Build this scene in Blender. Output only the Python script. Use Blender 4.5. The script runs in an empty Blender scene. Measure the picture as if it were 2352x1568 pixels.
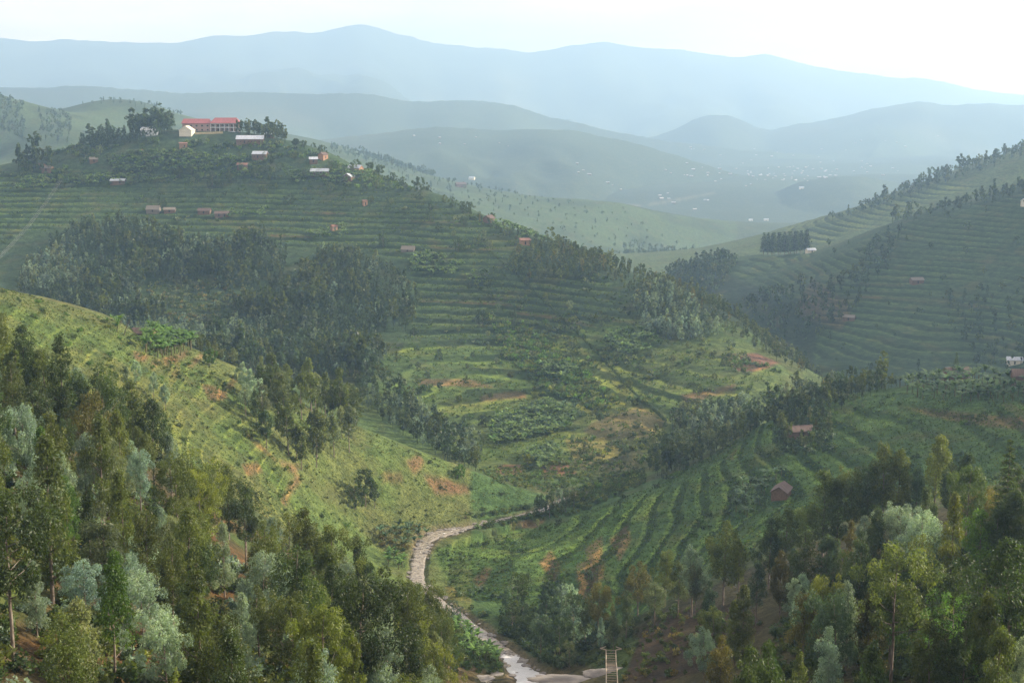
import bpy, math, random
import numpy as np
random.seed(7)
R = math.radians
S = bpy.context.scene
COL = S.collection

# ---------------------------------------------------------------- camera, light, exposure
FPX, CX, CY, PITCH = 3231.0, 1176.0, 784.0, R(9.7)      # pinhole in a 2352 x 1568 frame
SUN_AZ, SUN_EL = R(79), R(23)                           # azimuth measured from +Y (view axis) towards +X
cam = bpy.data.cameras.new('camera')
cam.sensor_width = 36.0
cam.lens = 36.0 * FPX / 2352.0
cam.clip_start, cam.clip_end = 0.5, 60000
camo = bpy.data.objects.new('camera', cam)
COL.objects.link(camo)
camo.rotation_euler = (R(90) - PITCH, 0, 0)
S.camera = camo

world = bpy.data.worlds.new('World')
S.world = world
world.use_nodes = True
wt = world.node_tree
for n in list(wt.nodes): wt.nodes.remove(n)
w_out = wt.nodes.new('ShaderNodeOutputWorld')
w_bg = wt.nodes.new('ShaderNodeBackground')
w_bg.inputs['Strength'].default_value = 0.045
sky = wt.nodes.new('ShaderNodeTexSky')
sky.sky_type = 'NISHITA'
sky.sun_disc = False
sky.sun_elevation = SUN_EL
sky.sun_rotation = SUN_AZ
sky.altitude = 1800
sky.air_density = 1.0
sky.dust_density = 3.0
sky.ozone_density = 1.0
# a thin high veil of cloud over the blue
w_tc = wt.nodes.new('ShaderNodeTexCoord')
w_map = wt.nodes.new('ShaderNodeMapping'); w_map.inputs['Scale'].default_value = (1.2, 1.2, 7.0)
w_no = wt.nodes.new('ShaderNodeTexNoise'); w_no.inputs['Scale'].default_value = 2.2; w_no.inputs['Detail'].default_value = 7; w_no.inputs['Roughness'].default_value = 0.55
w_rp = wt.nodes.new('ShaderNodeMapRange'); w_rp.inputs['From Min'].default_value = 0.36; w_rp.inputs['From Max'].default_value = 0.75
w_rp.inputs['To Min'].default_value = 0.40; w_rp.inputs['To Max'].default_value = 0.95
w_mx = wt.nodes.new('ShaderNodeMix'); w_mx.data_type = 'RGBA'
w_mx.inputs[7].default_value = (22.0, 19.4, 18.6, 1)
wt.links.new(w_tc.outputs['Generated'], w_map.inputs['Vector'])
wt.links.new(w_map.outputs['Vector'], w_no.inputs['Vector'])
wt.links.new(w_no.outputs['Fac'], w_rp.inputs['Value'])
wt.links.new(w_rp.outputs['Result'], w_mx.inputs[0])
wt.links.new(sky.outputs['Color'], w_mx.inputs[6])
wt.links.new(w_mx.outputs[2], w_bg.inputs['Color'])
wt.links.new(w_bg.outputs['Background'], w_out.inputs['Surface'])

sun = bpy.data.lights.new('sun', 'SUN')
sun.energy = 5.0
sun.angle = R(0.6)
sun.color = (1.0, 0.91, 0.76)
suno = bpy.data.objects.new('sun', sun)
COL.objects.link(suno)
suno.rotation_euler = (R(90) - SUN_EL, 0, -SUN_AZ + math.pi)
suno.location = (0, 0, 600)
S.view_settings.view_transform = 'Standard'
S.view_settings.look = 'None'
S.view_settings.exposure = 1.08
S.view_settings.gamma = 1.0
S.cycles.max_bounces = 6
S.cycles.diffuse_bounces = 3
S.cycles.transmission_bounces = 4
S.cycles.volume_bounces = 1
S.cycles.use_denoising = True

SP, CP = math.sin(PITCH), math.cos(PITCH)
def at(px, py, Y):
    """point seen at pixel (px, py) of the 2352-wide frame at forward distance Y metres"""
    u, v = (px - CX) / FPX, -(py - CY) / FPX
    k = Y / (CP + v * SP)
    return u * k, Y, (-SP + v * CP) * k
def pix(X, Y, Z):
    zc = Y * CP - Z * SP
    return CX + FPX * X / zc, CY - FPX * (Y * SP + Z * CP) / zc

# ---------------------------------------------------------------- noise
def _h(ix, iy, seed):
    n = (ix.astype(np.int64) * 374761393 + iy.astype(np.int64) * 668265263 + seed * 1442695041) & 0x7fffffff
    n = ((n ^ (n >> 13)) * 1274126177) & 0x7fffffff
    return ((n ^ (n >> 16)) & 0xffff) / 65535.0
def vnoise(x, y, seed=0):
    x = np.asarray(x, float); y = np.asarray(y, float)
    ix, iy = np.floor(x), np.floor(y)
    fx, fy = x - ix, y - iy
    fx = fx * fx * (3 - 2 * fx); fy = fy * fy * (3 - 2 * fy)
    a, b = _h(ix, iy, seed), _h(ix + 1, iy, seed)
    c, d = _h(ix, iy + 1, seed), _h(ix + 1, iy + 1, seed)
    return (a * (1 - fx) + b * fx) * (1 - fy) + (c * (1 - fx) + d * fx) * fy - 0.5
def fbm(x, y, oct=4, seed=0):
    r, a = 0, 1.0
    for k in range(oct):
        r = r + a * vnoise(np.asarray(x) * 2 ** k + 17.3 * k, np.asarray(y) * 2 ** k - 9.1 * k, seed + k)
        a *= 0.5
    return r
def sst(a, b, x):
    t = np.clip((x - a) / (b - a), 0, 1)
    return t * t * (3 - 2 * t)
def in_poly(px, py, poly):
    px = np.asarray(px); py = np.asarray(py)
    r = np.zeros(px.shape, bool)
    n = len(poly)
    for i in range(n):
        x0, y0 = poly[i]; x1, y1 = poly[(i + 1) % n]
        if y0 == y1: continue
        c = ((y0 > py) != (y1 > py)) & (px < (x1 - x0) * (py - y0) / (y1 - y0) + x0)
        r ^= c
    return r

# ---------------------------------------------------------------- scene bookkeeping
def tag(o, label=None, cat=None, group=None, kind=None):
    if label: o['label'] = label
    if cat: o['category'] = cat
    if group: o['group'] = group
    if kind: o['kind'] = kind
    return o
def empty(name, loc, rz=0.0):
    o = bpy.data.objects.new(name, None)
    o.empty_display_size = 0.5
    COL.objects.link(o)
    o.location = loc
    o.rotation_euler = (0, 0, rz)
    return o
def mesh_from(name, V, F, mats=(), attrs=None, smooth=False, mat_idx=None):
    """V (n,3) array, F list of index arrays grouped by size: dict size->(m,size) or single array"""
    me = bpy.data.meshes.new(name)
    V = np.asarray(V, np.float32)
    if not isinstance(F, (list, tuple)): F = [F]
    F = [np.asarray(f, np.int32) for f in F if len(f)]
    loops = np.concatenate([f.ravel() for f in F]) if F else np.zeros(0, np.int32)
    tot = np.concatenate([np.full(len(f), f.shape[1], np.int32) for f in F]) if F else np.zeros(0, np.int32)
    st = np.concatenate([[0], np.cumsum(tot)[:-1]]).astype(np.int32) if len(tot) else tot
    me.vertices.add(len(V)); me.vertices.foreach_set('co', V.ravel())
    me.loops.add(len(loops)); me.loops.foreach_set('vertex_index', loops)
    me.polygons.add(len(tot)); me.polygons.foreach_set('loop_start', st)
    if mat_idx is not None: me.polygons.foreach_set('material_index', np.asarray(mat_idx, np.int32))
    me.polygons.foreach_set('use_smooth', np.full(len(tot), smooth, bool))
    me.update(calc_edges=True)
    for m in mats: me.materials.append(m)
    for k, (dom, typ, arr) in (attrs or {}).items():
        a = me.attributes.new(k, typ, dom)
        if typ == 'FLOAT': a.data.foreach_set('value', np.asarray(arr, np.float32).ravel())
        elif typ == 'FLOAT_COLOR': a.data.foreach_set('color', np.asarray(arr, np.float32).ravel())
    return me
def link(name, me, parent=None):
    o = bpy.data.objects.new(name, me)
    COL.objects.link(o)
    if parent: o.parent = parent
    return o
# ---------------------------------------------------------------- terrain: control points
# (px, py, Y): a spot of ground seen at that place of the frame at that forward distance
SEEN = [
 # near wooded spur on the left
 (0,1568,110),(50,1500,120),(300,1568,125),(500,1568,140),(700,1568,160),(900,1568,185),(1000,1560,205),
 (200,1300,165),(600,1350,195),(0,1250,150),(0,1000,225),(150,1020,235),(350,1150,240),(560,1320,225),(800,1420,225),(950,1500,215),
 # grassy spur behind it
 (300,860,392),(400,1000,368),(450,920,415),(500,1050,378),(600,1100,388),(700,1180,402),(850,1250,428),(700,1000,448),(550,900,455),(620,1000,425),(900,1100,458),(1050,1150,471),(1150,1180,478),
 (0,662,430),(130,690,440),(280,740,448),(330,778,450),(440,800,472),(560,850,492),(700,930,492),(840,985,490),(1000,1055,491),(1100,1092,493),(1230,1138,495),
 (850,870,690),(950,1000,610),(1020,1060,565),
 # big terraced hill
 (600,800,760),(450,700,850),(300,650,890),(100,600,930),(0,600,960),(0,500,1030),(0,420,1090),(30,382,1140),(200,330,1160),(300,312,1150),(480,305,1145),(600,312,1140),(650,320,1135),
 (250,450,1070),(500,450,1060),(700,450,1050),(500,550,975),(250,540,985),(700,560,960),(900,600,915),(900,520,985),(850,700,850),(900,800,765),(1000,700,850),(1000,850,725),(1000,950,650),
 (1100,600,905),(1150,720,830),(1250,750,800),(1400,880,690),(1480,970,625),(1480,1060,560),(1250,900,690),(1200,1000,620),(1100,1090,535),(1250,1095,535),(1450,1080,548),
 (1400,700,800),(1550,750,765),(1650,830,705),(1700,900,655),(1600,950,630),(1550,1020,590),(1800,900,665),
 (740,352,1110),(980,440,1030),(1110,500,990),(1200,535,955),(1400,608,885),(1550,660,845),(1700,735,795),(1800,815,750),(1880,872,715),
 # low spur on the right with its crest
 (2352,885,465),(2200,870,480),(2050,885,490),(1900,915,495),(1750,975,497),(1650,1040,492),(1500,1115,482),(1400,1155,475),(1300,1192,466),
 (1900,1050,430),(2200,1050,400),(2352,1050,385),(1800,1135,405),(1600,1200,405),(1400,1300,388),(1250,1400,368),(1500,1350,355),(1700,1250,350),(1050,1280,420),
 # near wooded bank on the right
 (1650,1430,262),(1400,1490,268),(1300,1500,300),(2000,1320,235),(2300,1420,175),(2300,1568,130),(1700,1568,190),(1500,1568,222),(2000,1500,175),(2352,1250,225),
 (1050,1430,345),(1040,1540,290),
 # hazy terraced hill on the right, and the one behind it
 (2352,430,1180),(2170,475,1210),(2040,515,1230),(1900,570,1250),(1650,595,1290),(1530,625,1310),
 (1890,870,850),(2100,870,840),(2300,870,830),(2352,600,1020),(2100,650,1030),(1900,700,1010),(1750,700,1040),(2100,780,910),(2352,750,910),
 (2352,340,1720),(2170,400,1740),(1990,468,1760),(1850,508,1780),(1700,550,1800),(2170,440,1560),(1990,500,1560),
 # sunny ridge beyond the big hill
 (760,335,3000),(900,375,2850),(1000,405,2745),(1250,453,2550),(1430,472,2475),(1540,540,2400),(1620,590,2340),(1450,590,2070),(1300,520,2220),(1100,450,2400),
 # knolls on the far left
 (260,228,2660),(190,240,2632),(120,265,2590),(350,240,2660),(430,270,2660),(250,300,2310),(0,220,2450),(60,245,2492),(0,360,2100),(60,320,2100),
 # stream bed
 (1150,1550,300),(1170,1500,335),(1100,1450,352),(960,1340,395),(970,1260,430),(1010,1225,448),(1100,1200,462),(1240,1170,482),(1300,1140,502),
]
# (px, Y, z): ground that other ground hides, or that lies outside the frame
HID = [
 (100,320,-72),(400,310,-84),(700,300,-102),(900,300,-115),(1000,290,-118),
 (0,520,-95),(280,520,-105),(560,560,-126),(840,545,-138),(1050,528,-142),(300,640,-128),(0,620,-118),(-300,560,-105),
 (650,1300,-85),(980,1200,-115),(1200,1120,-140),(1400,1040,-152),(1550,990,-160),(1700,930,-163),(1880,800,-163),(200,1350,-90),(0,1350,-95),(480,1350,-85),
 (1700,600,-146),(1900,620,-152),(2100,620,-155),(2352,620,-155),(2700,620,-150),
 (1900,310,-98),(2200,300,-88),
 (1650,1050,-172),(1750,950,-172),(1530,1150,-172),(1530,1450,-178),(1900,1420,-160),(2352,1400,-110),
 (1850,2050,-195),(2352,2000,-115),(1000,3200,-230),(1430,2900,-240),(760,3400,-190),(260,3100,-110),(0,3000,-100),(430,1900,-90),(1100,1500,-165),(1800,2600,-230),(2352,2600,-180),
 (-500,150,-35),(-500,300,-45),(-600,450,-40),(-600,1000,-60),(-600,1700,-20),
 (2900,150,-44),(2900,200,-48),(2900,250,-57),(2900,340,-70),(3000,430,-38),(3000,560,-70),(3000,900,10),(3000,1100,50),(3000,1300,70),(3000,1800,0),(2600,200,-50),(2600,300,-74),(2600,130,-46),  # unseen right-hand heights raised to shade the hazy hill and the spur
 (4300,120,-40),(4300,200,-38),(4300,350,-42),(4300,600,-30),(4300,1000,50),(4300,1600,60),(4300,2400,-80),(-2000,150,-40),(-2000,400,-50),(-2000,1000,-60),(-2000,2000,-60),
 (1176,10,-3),(1176,30,-15),(1176,60,-32),(0,40,-18),(2352,40,-16),(1176,100,-56),(700,90,-45),(1700,90,-46),(1000,100,-52),(1400,100,-54),(0,90,-40),(2352,100,-47),(1176,150,-78),(1176,200,-97),(1176,250,-112),(1400,150,-74),(1400,200,-92),(1350,240,-103),(950,150,-70),
]
pts = [at(*p) for p in SEEN] + [((px - CX) / FPX * Y, Y, z) for px, Y, z in HID]
pts = np.array(pts)
def _uv(X, Y): return X / Y, np.log(Y)
cu, cw = _uv(pts[:, 0], pts[:, 1])
def _phi(r2): return 0.5 * r2 * np.log(r2 + 1e-12)
N = len(pts)
A = np.zeros((N + 3, N + 3))
A[:N, :N] = _phi((cu[:, None] - cu) ** 2 + (cw[:, None] - cw) ** 2) + np.eye(N) * 2e-5
A[:N, N:] = np.c_[np.ones(N), cu, cw]; A[N:, :N] = A[:N, N:].T
wgt = np.linalg.solve(A, np.r_[pts[:, 2], 0, 0, 0])

# polar sheet: columns of constant X/Y, rows of constant Y
T = np.r_[np.linspace(-1.0, -0.44, 42)[:-1], np.linspace(-0.44, 0.44, 700), np.linspace(0.44, 1.0, 42)[1:]]
YR = np.r_[np.geomspace(3, 95, 26)[:-1], np.geomspace(95, 360, 210)[:-1], np.geomspace(360, 1300, 430)[:-1], np.geomspace(1300, 3200, 200)[:-1], np.geomspace(3200, 14500, 190)]
LYR = np.log(YR)
TT, LL = np.meshgrid(T, LYR)
NT, NY = len(T), len(YR)
YY = np.exp(LL); XX = TT * YY
def rbf(u, w):
    z = wgt[N] + wgt[N + 1] * u + wgt[N + 2] * w
    for i in range(0, N, 20):
        d = (u[..., None] - cu[i:i + 20]) ** 2 + (w[..., None] - cw[i:i + 20]) ** 2
        z = z + _phi(d) @ wgt[:N][i:i + 20]
    return z
ZB = np.concatenate([rbf(TT[k:k + 60], LL[k:k + 60]) for k in range(0, NY, 60)])
r100 = int(np.argmin(np.abs(YR - 104)))                            # the steep bank under the viewpoint
near_z = np.minimum(ZB[r100][None, :], -12) * (YY / YR[r100]) ** 1.05 - 2.0
near_z = np.where(np.abs(TT) < 0.42, np.minimum(near_z, -0.45 * YY - 1.5), near_z)
kb = sst(96, 118, YY)
ZB = near_z * (1 - kb) + ZB * kb

# ---- far country: ridges one behind another (crest line in the frame, distance, fall-off)
def crest(pl, Y):
    a = np.array([at(px, py, Y) for px, py in pl])
    return a[:, 0] / Y, a[:, 2]
RIDGES = [
 (4600, 0.16, [(-700,330),(200,330),(560,330),(760,318),(900,300),(1010,288),(1130,298),(1240,292),(1340,302),(1420,318),(1520,345),(1650,385),(1800,425),(1900,460),(2400,470),(3000,470)]),
 (4000, 0.15, [(-700,560),(1400,520),(1560,500),(1700,470),(1840,415),(1960,404),(2060,420),(2200,420),(2600,380),(3000,330)]),
 (6200, 0.17, [(-700,190),(0,202),(200,198),(420,214),(560,211),(760,214),(850,216),(950,234),(1060,230),(1150,235),(1200,245),(1240,262),(1330,285),(1500,318),(1700,345),(2352,380),(3000,380)]),
 (7600, 0.19, [(-700,300),(1300,340),(1480,318),(1560,290),(1600,272),(1640,262),(1690,272),(1760,298),(1800,292),(1900,275),(1980,258),(2040,240),(2110,229),(2180,240),(2260,236),(2352,243),(2700,230),(3000,220)]),
 (13000, 0.20, [(-900,70),(-300,90),(0,85),(80,95),(150,88),(250,95),(400,97),(500,80),(560,85),(640,72),(720,75),(770,63),(825,52),(870,60),(920,78),(1000,100),(1060,105),(1150,110),(1210,120),(1300,105),(1370,96),(1450,105),(1600,118),(1680,130),(1760,125),(1810,135),(1860,150),(1950,165),(2050,175),(2130,178),(2230,205),(2352,215),(2700,240),(3200,250)]),
]
ZF = np.full_like(ZB, -255.0) + 34 * fbm(XX / 900, YY / 900, 4, 51)
for k, (Yc, fall, pl) in enumerate(RIDGES):
    tc, zc = crest(pl, Yc)
    tf = np.linspace(-1.05, 1.05, 1400)
    zf = np.interp(tf, tc, zc)
    ker = np.hanning(17); ker /= ker.sum()
    zf = np.convolve(np.pad(zf, 8, 'edge'), ker, 'valid')
    zn_ = Yc * (0.0017 * fbm(tf * 45, tf * 0 + k, 3, 7) + 0.0007 * fbm(tf * 260, tf * 0 + k, 2, 8))
    z0 = np.interp(TT, tf, zf)
    spur = fbm(TT * 9.0 + YY / (Yc * .9), YY / (Yc * .3), 4, 70 + 9 * k)        # gullies running down the face
    d = np.abs(YY - Yc)
    z0 = z0 + np.interp(TT, tf, zn_) * np.exp(-d / (Yc * .012))
    z = z0 - d * fall * np.clip(1.0 + 0.9 * spur, 0.7, 1.8) + 0.055 * Yc / 10 * fbm(XX / (Yc * .09), YY / (Yc * .09), 5, 33 + k) * np.clip(d / (Yc * .06), 0, 1)
    ZF = np.maximum(ZF, z)
mixf = sst(math.log(2900), math.log(3800), LL)
ZB = ZB * (1 - mixf) + ZF * mixf
PX, PY = pix(XX, YY, ZB)

# ---- rough ground
amp = np.clip(YY / 450, 0.25, 2.5) * np.where((YY > 560) & (YY < 1900), 0.45, 1.0)
ZB = ZB + amp * (1 - sst(1800, 3000, YY)) * (1.6 * fbm(XX / 38, YY / 38, 3, 5) + 0.5 * fbm(XX / 9, YY / 9, 2, 15)) * sst(20, 90, YY)

# ---- the stream: centre line and carved bed
STREAM = [(1240,1562,292,5.0),(1195,1535,312,2.9),(1172,1505,335,2.2),(1135,1475,345,2.4),(1095,1448,353,2.6),(1045,1408,368,2.4),(985,1365,386,2.4),(958,1335,398,2.2),(960,1295,414,2.2),(970,1258,431,2.2),(985,1235,443,2.4),(1020,1222,450,3.4),
          (1060,1214,455,1.8),(1100,1203,462,1.1),(1150,1192,470,1.0),(1200,1180,476,1.1),(1250,1167,484,1.5),(1290,1146,498,1.2),(1340,1137,508,1.1)]
sp = np.array([at(*s[:3]) + (s[3],) for s in STREAM])
zz = np.minimum.accumulate(sp[:, 2]); sp[:, 2] = zz
tt = np.linspace(0, len(sp) - 1, 240)
def cr(P, t):
    i = np.clip(np.floor(t).astype(int), 0, len(P) - 2); f = (t - i)[:, None]
    p0, p1, p2, p3 = P[np.maximum(i - 1, 0)], P[i], P[i + 1], P[np.minimum(i + 2, len(P) - 1)]
    return 0.5 * (2 * p1 + (p2 - p0) * f + (2 * p0 - 5 * p1 + 4 * p2 - p3) * f ** 2 + (3 * p1 - p0 - 3 * p2 + p3) * f ** 3)
SL = cr(sp, tt)
SL[:, 2] = np.minimum.accumulate(SL[:, 2])
nearm = (YY > 260) & (YY < 580) & (np.abs(TT) < 0.25)
idx = np.where(nearm)
gx, gy = XX[idx], YY[idx]
best = np.full(len(gx), 1e9); bz = np.zeros(len(gx)); bw = np.ones(len(gx))
for x, y, z, w in SL:
    d = np.hypot(gx - x, gy - y); m = d < best
    best[m] = d[m]; bz[m] = z; bw[m] = w
SDIST = np.full_like(ZB, 1e9); SDIST[idx] = best - bw
f = 1 - sst(0.0, 26.0, best - bw)
near_bank = bz + 0.25 * np.clip(best - bw, 0, 40) + 0.8 * sst(0, 3, best - bw)
zn = ZB[idx] * (1 - f) + np.minimum(ZB[idx], near_bank) * f
zn = np.where(best < bw + 1.0, np.minimum(zn, bz - 0.9 + 0.9 * sst(-1.2, 1.0, best - bw)), np.where(best < bw + 7, np.maximum(zn, bz + 0.15), zn))
ZB[idx] = zn

# ---- terraces
def poly_soft(poly, jitter=14):
    jx = jitter * 2 * fbm(XX / (YY * 0.02), YY / (YY * 0.02) + XX * 0.01, 2, 91)
    return in_poly(PX + jx, PY + jx * 0.5, poly)
M_TERR = [(-200,395),(60,395),(240,390),(420,400),(560,395),(700,410),(830,420),(960,450),(1090,490),(1170,540),(1250,600),(1430,660),(1480,720),(1560,790),(1700,830),(1790,850),(1800,900),(1700,915),(1560,950),(1500,1060),(1330,1060),(1080,1060),(930,960),(880,830),(960,700),(930,600),(800,570),(560,560),(360,580),(330,500),(60,540),(-200,640)]
R_TERR = [(1640,612),(1800,560),(1900,590),(2150,480),(2352,440),(2700,430),(2700,860),(1890,880),(1880,820),(1900,700),(1800,690)]
R2_TERR = [(1800,505),(1990,462),(2200,420),(2250,430),(2050,510),(1890,560),(1800,560)]
S_TERR = [(1000,1260),(1300,1200),(1560,1110),(1720,1000),(1880,930),(2020,930),(2700,930),(2700,1150),(1800,1320),(1500,1420),(1290,1400),(1030,1380)]
B_TERR = [(-200,640),(0,670),(260,750),(420,830),(540,870),(570,950),(650,1080),(700,1200),(560,1250),(300,1100),(-200,900)]
TM = np.zeros_like(ZB); HH = np.ones_like(ZB)
mM = (YY > 520) & (YY < 1180); mB = (YY > 340) & (YY < 500) & (TT < 0.03); mS = (YY > 325) & (YY < 500) & (TT > -0.07); mR = (YY > 780) & (YY < 1320); mR2 = (YY > 1500) & (YY < 1850)
for poly, zone, h in ((M_TERR, mM, 3.2), (R_TERR, mR, 3.1), (R2_TERR, mR2, 4.2), (S_TERR, mS, 3.2), (B_TERR, mB, 3.0)):
    m = poly_soft(poly) & zone
    TM[m] = {3.1: 0.7, 3.0: 0.62}.get(h, 1); HH[m] = h
# terrace heights run on without a break inside each zone
HZ = np.where(mM, 3.2, np.where(mR, 3.1, np.where(mR2, 4.2, np.where(mS, 3.2, 3.0))))
wob = np.where(mR | mR2, 0.4, np.where(mM, 0.65, 1.0))
QQ = (ZB + wob * HZ * (1.1 * fbm(XX / 130, YY / 130, 2, 40) + 0.35 * fbm(XX / 26, YY / 26, 2, 44))) / HZ
def soften(a, n=1):
    for _ in range(n):
        a = (a + np.roll(a, 1, 0) + np.roll(a, -1, 0) + np.roll(a, 1, 1) + np.roll(a, -1, 1)) / 5
    return a
TM = soften(TM * (0.35 + 0.65 * sst(-0.35, 0.15, fbm(XX / 45, YY / 45, 3, 47))), 2)
fr = QQ - np.floor(QQ)
prof = np.where(fr < 0.55, 0.3 * fr / 0.55, 0.3 + 0.7 * sst(0.55, 1.0, fr))
ZG = ZB + HZ * (prof - fr) * TM * np.clip(SDIST / 8, 0, 1) * 0.9
PX, PY = pix(XX, YY, ZG)

def H(x, y):
    """ground height at world (x, y)"""
    x = np.asarray(x, float); y = np.asarray(y, float)
    c = np.interp(x / y, T, np.arange(NT)); r = np.interp(np.log(y), LYR, np.arange(NY))
    c0 = np.clip(np.floor(c).astype(int), 0, NT - 2); r0 = np.clip(np.floor(r).astype(int), 0, NY - 2)
    fc, frr = c - c0, r - r0
    return (ZG[r0, c0] * (1 - fc) + ZG[r0, c0 + 1] * fc) * (1 - frr) + (ZG[r0 + 1, c0] * (1 - fc) + ZG[r0 + 1, c0 + 1] * fc) * frr
_YS = np.geomspace(90, 14300, 3000)
def hit(px, py, ymin=90, ymax=14000):
    """first ground met by the sight line through a pixel"""
    u, v = (px - CX) / FPX, -(py - CY) / FPX
    ys = _YS[(_YS >= ymin) & (_YS <= ymax)]
    k = ys / (CP + v * SP)
    g = H(u * k, ys) - (-SP + v * CP) * k
    i = np.argmax(g > 0)
    if not g[i] > 0 or i == 0: y = ys[int(np.argmin(np.abs(g)))]
    else:
        a, b = g[i - 1], g[i]; y = ys[i - 1] + (ys[i] - ys[i - 1]) * (-a) / (b - a)
    x = u * y / (CP + v * SP)
    return float(x), float(y), float(H(x, y))
# ---------------------------------------------------------------- shader helpers
def new_mat(name):
    m = bpy.data.materials.new(name)
    m.use_nodes = True
    nt = m.node_tree
    for n in list(nt.nodes): nt.nodes.remove(n)
    out = nt.nodes.new('ShaderNodeOutputMaterial')
    return m, nt, out
class NB:
    """small node builder"""
    def __init__(s, nt): s.nt = nt
    def node(s, t, **kw):
        n = s.nt.nodes.new(t)
        for k, v in kw.items(): setattr(n, k, v)
        return n
    def put(s, sock, v):
        if v is None: return
        if isinstance(v, bpy.types.NodeSocket): s.nt.links.new(v, sock)
        elif isinstance(v, (int, float)): sock.default_value = v if not hasattr(sock.default_value, '__len__') else (v,) * len(sock.default_value)
        else: sock.default_value = tuple(v) + ((1,) if len(v) == 3 and sock.type == 'RGBA' else ())
    def math(s, op, a, b=None, c=None, clamp=False):
        n = s.node('ShaderNodeMath', operation=op, use_clamp=clamp)
        s.put(n.inputs[0], a); s.put(n.inputs[1], b)
        if c is not None: s.put(n.inputs[2], c)
        return n.outputs[0]
    def mix(s, f, a, b, blend='MIX'):
        n = s.node('ShaderNodeMix', data_type='RGBA', blend_type=blend)
        s.put(n.inputs[0], f); s.put(n.inputs[6], a); s.put(n.inputs[7], b)
        return n.outputs[2]
    def noise(s, vec, scale, detail=3, rough=0.55, out='Fac'):
        n = s.node('ShaderNodeTexNoise')
        s.put(n.inputs['Vector'], vec); n.inputs['Scale'].default_value = scale
        n.inputs['Detail'].default_value = detail; n.inputs['Roughness'].default_value = rough
        return n.outputs[out]
    def rng(s, v, a, b, c=0.0, d=1.0, smooth=True):
        n = s.node('ShaderNodeMapRange')
        n.interpolation_type = 'SMOOTHSTEP' if smooth else 'LINEAR'
        s.put(n.inputs[0], v)
        for i, x in enumerate((a, b, c, d)): n.inputs[i + 1].default_value = x
        return n.outputs[0]
    def attr(s, name, out='Color'):
        return s.node('ShaderNodeAttribute', attribute_name=name).outputs[out]
    def pos(s): return s.node('ShaderNodeNewGeometry').outputs['Position']
    def obj(s): return s.node('ShaderNodeTexCoord').outputs['Object']
    def scale(s, vec, xyz):
        n = s.node('ShaderNodeMapping'); s.put(n.inputs['Vector'], vec); n.inputs['Scale'].default_value = xyz
        return n.outputs[0]
    def white(s, vec, dim='3D'):
        n = s.node('ShaderNodeTexWhiteNoise', noise_dimensions=dim); s.put(n.inputs['Vector'], vec)
        return n.outputs['Value']
    def xyz(s, x, y, z):
        n = s.node('ShaderNodeCombineXYZ'); s.put(n.inputs[0], x); s.put(n.inputs[1], y); s.put(n.inputs[2], z)
        return n.outputs[0]
    def sep(s, v):
        n = s.node('ShaderNodeSeparateXYZ'); s.put(n.inputs[0], v); return n.outputs
    def bump(s, h, strength=0.5, dist=0.3, normal=None):
        n = s.node('ShaderNodeBump'); n.inputs['Strength'].default_value = strength; n.inputs['Distance'].default_value = dist
        s.put(n.inputs['Height'], h); s.put(n.inputs['Normal'], normal)
        return n.outputs[0]
    def pbr(s, col, rough=0.9, normal=None, spec=0.2, metal=0.0):
        n = s.node('ShaderNodeBsdfPrincipled')
        s.put(n.inputs['Base Color'], col); s.put(n.inputs['Roughness'], rough); s.put(n.inputs['Normal'], normal)
        n.inputs['Specular IOR Level'].default_value = spec; n.inputs['Metallic'].default_value = metal
        return n.outputs[0]

# ---------------------------------------------------------------- what grows or lies where (true colours by patch of land, save the rib's painted sunlight)
COVER = np.empty(ZG.shape + (3,)); COVER[:] = (0.052, 0.068, 0.026)
big = fbm(XX / 160, YY / 160, 4, 61); mid = fbm(XX / 34, YY / 34, 3, 62)
far_k = sst(2000, 3200, YY)
mid = mid * (1 - far_k) + far_k * fbm(XX / 420, YY / 420, 2, 63); big = big * (1 - far_k) + far_k * fbm(XX / 1100, YY / 1100, 3, 64)
COVER *= (1 + 0.45 * big + 0.35 * mid)[..., None]
def paint(mask, col, w=1.0, var=0.25):
    m = soften(np.clip(np.asarray(mask, float), 0, 1), 1)[..., None] * w
    c = np.array(col) * (1 + var * mid[..., None])
    COVER[:] = COVER * (1 - m) + c * m
zoneB = mB & (ZB > -200); far = YY > 1400
near_left = (YY < 300) & (TT < -0.02)
near_right = (YY < 300) & (TT >= -0.02)
paint(near_left, (0.060, 0.048, 0.024)); paint(near_right, (0.050, 0.046, 0.022))
paint(near_left * sst(0.0, 0.3, fbm(XX / 14, YY / 14, 3, 12)), (0.105, 0.058, 0.026), 0.9)
paint(near_left * sst(0.05, 0.35, fbm(XX / 17, YY / 17, 3, 13)), (0.045, 0.075, 0.02), 0.8)
# grassy spur
paint(mB, (0.090, 0.108, 0.036))
paint(mB * sst(-0.1, 0.35, fbm(XX / 26, YY / 26, 3, 19)), (0.072, 0.112, 0.032), 0.8)
paint(mB * sst(0.1, 0.5, fbm(XX / 18, YY / 18, 3, 18)), (0.105, 0.096, 0.042), 0.5)
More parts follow.
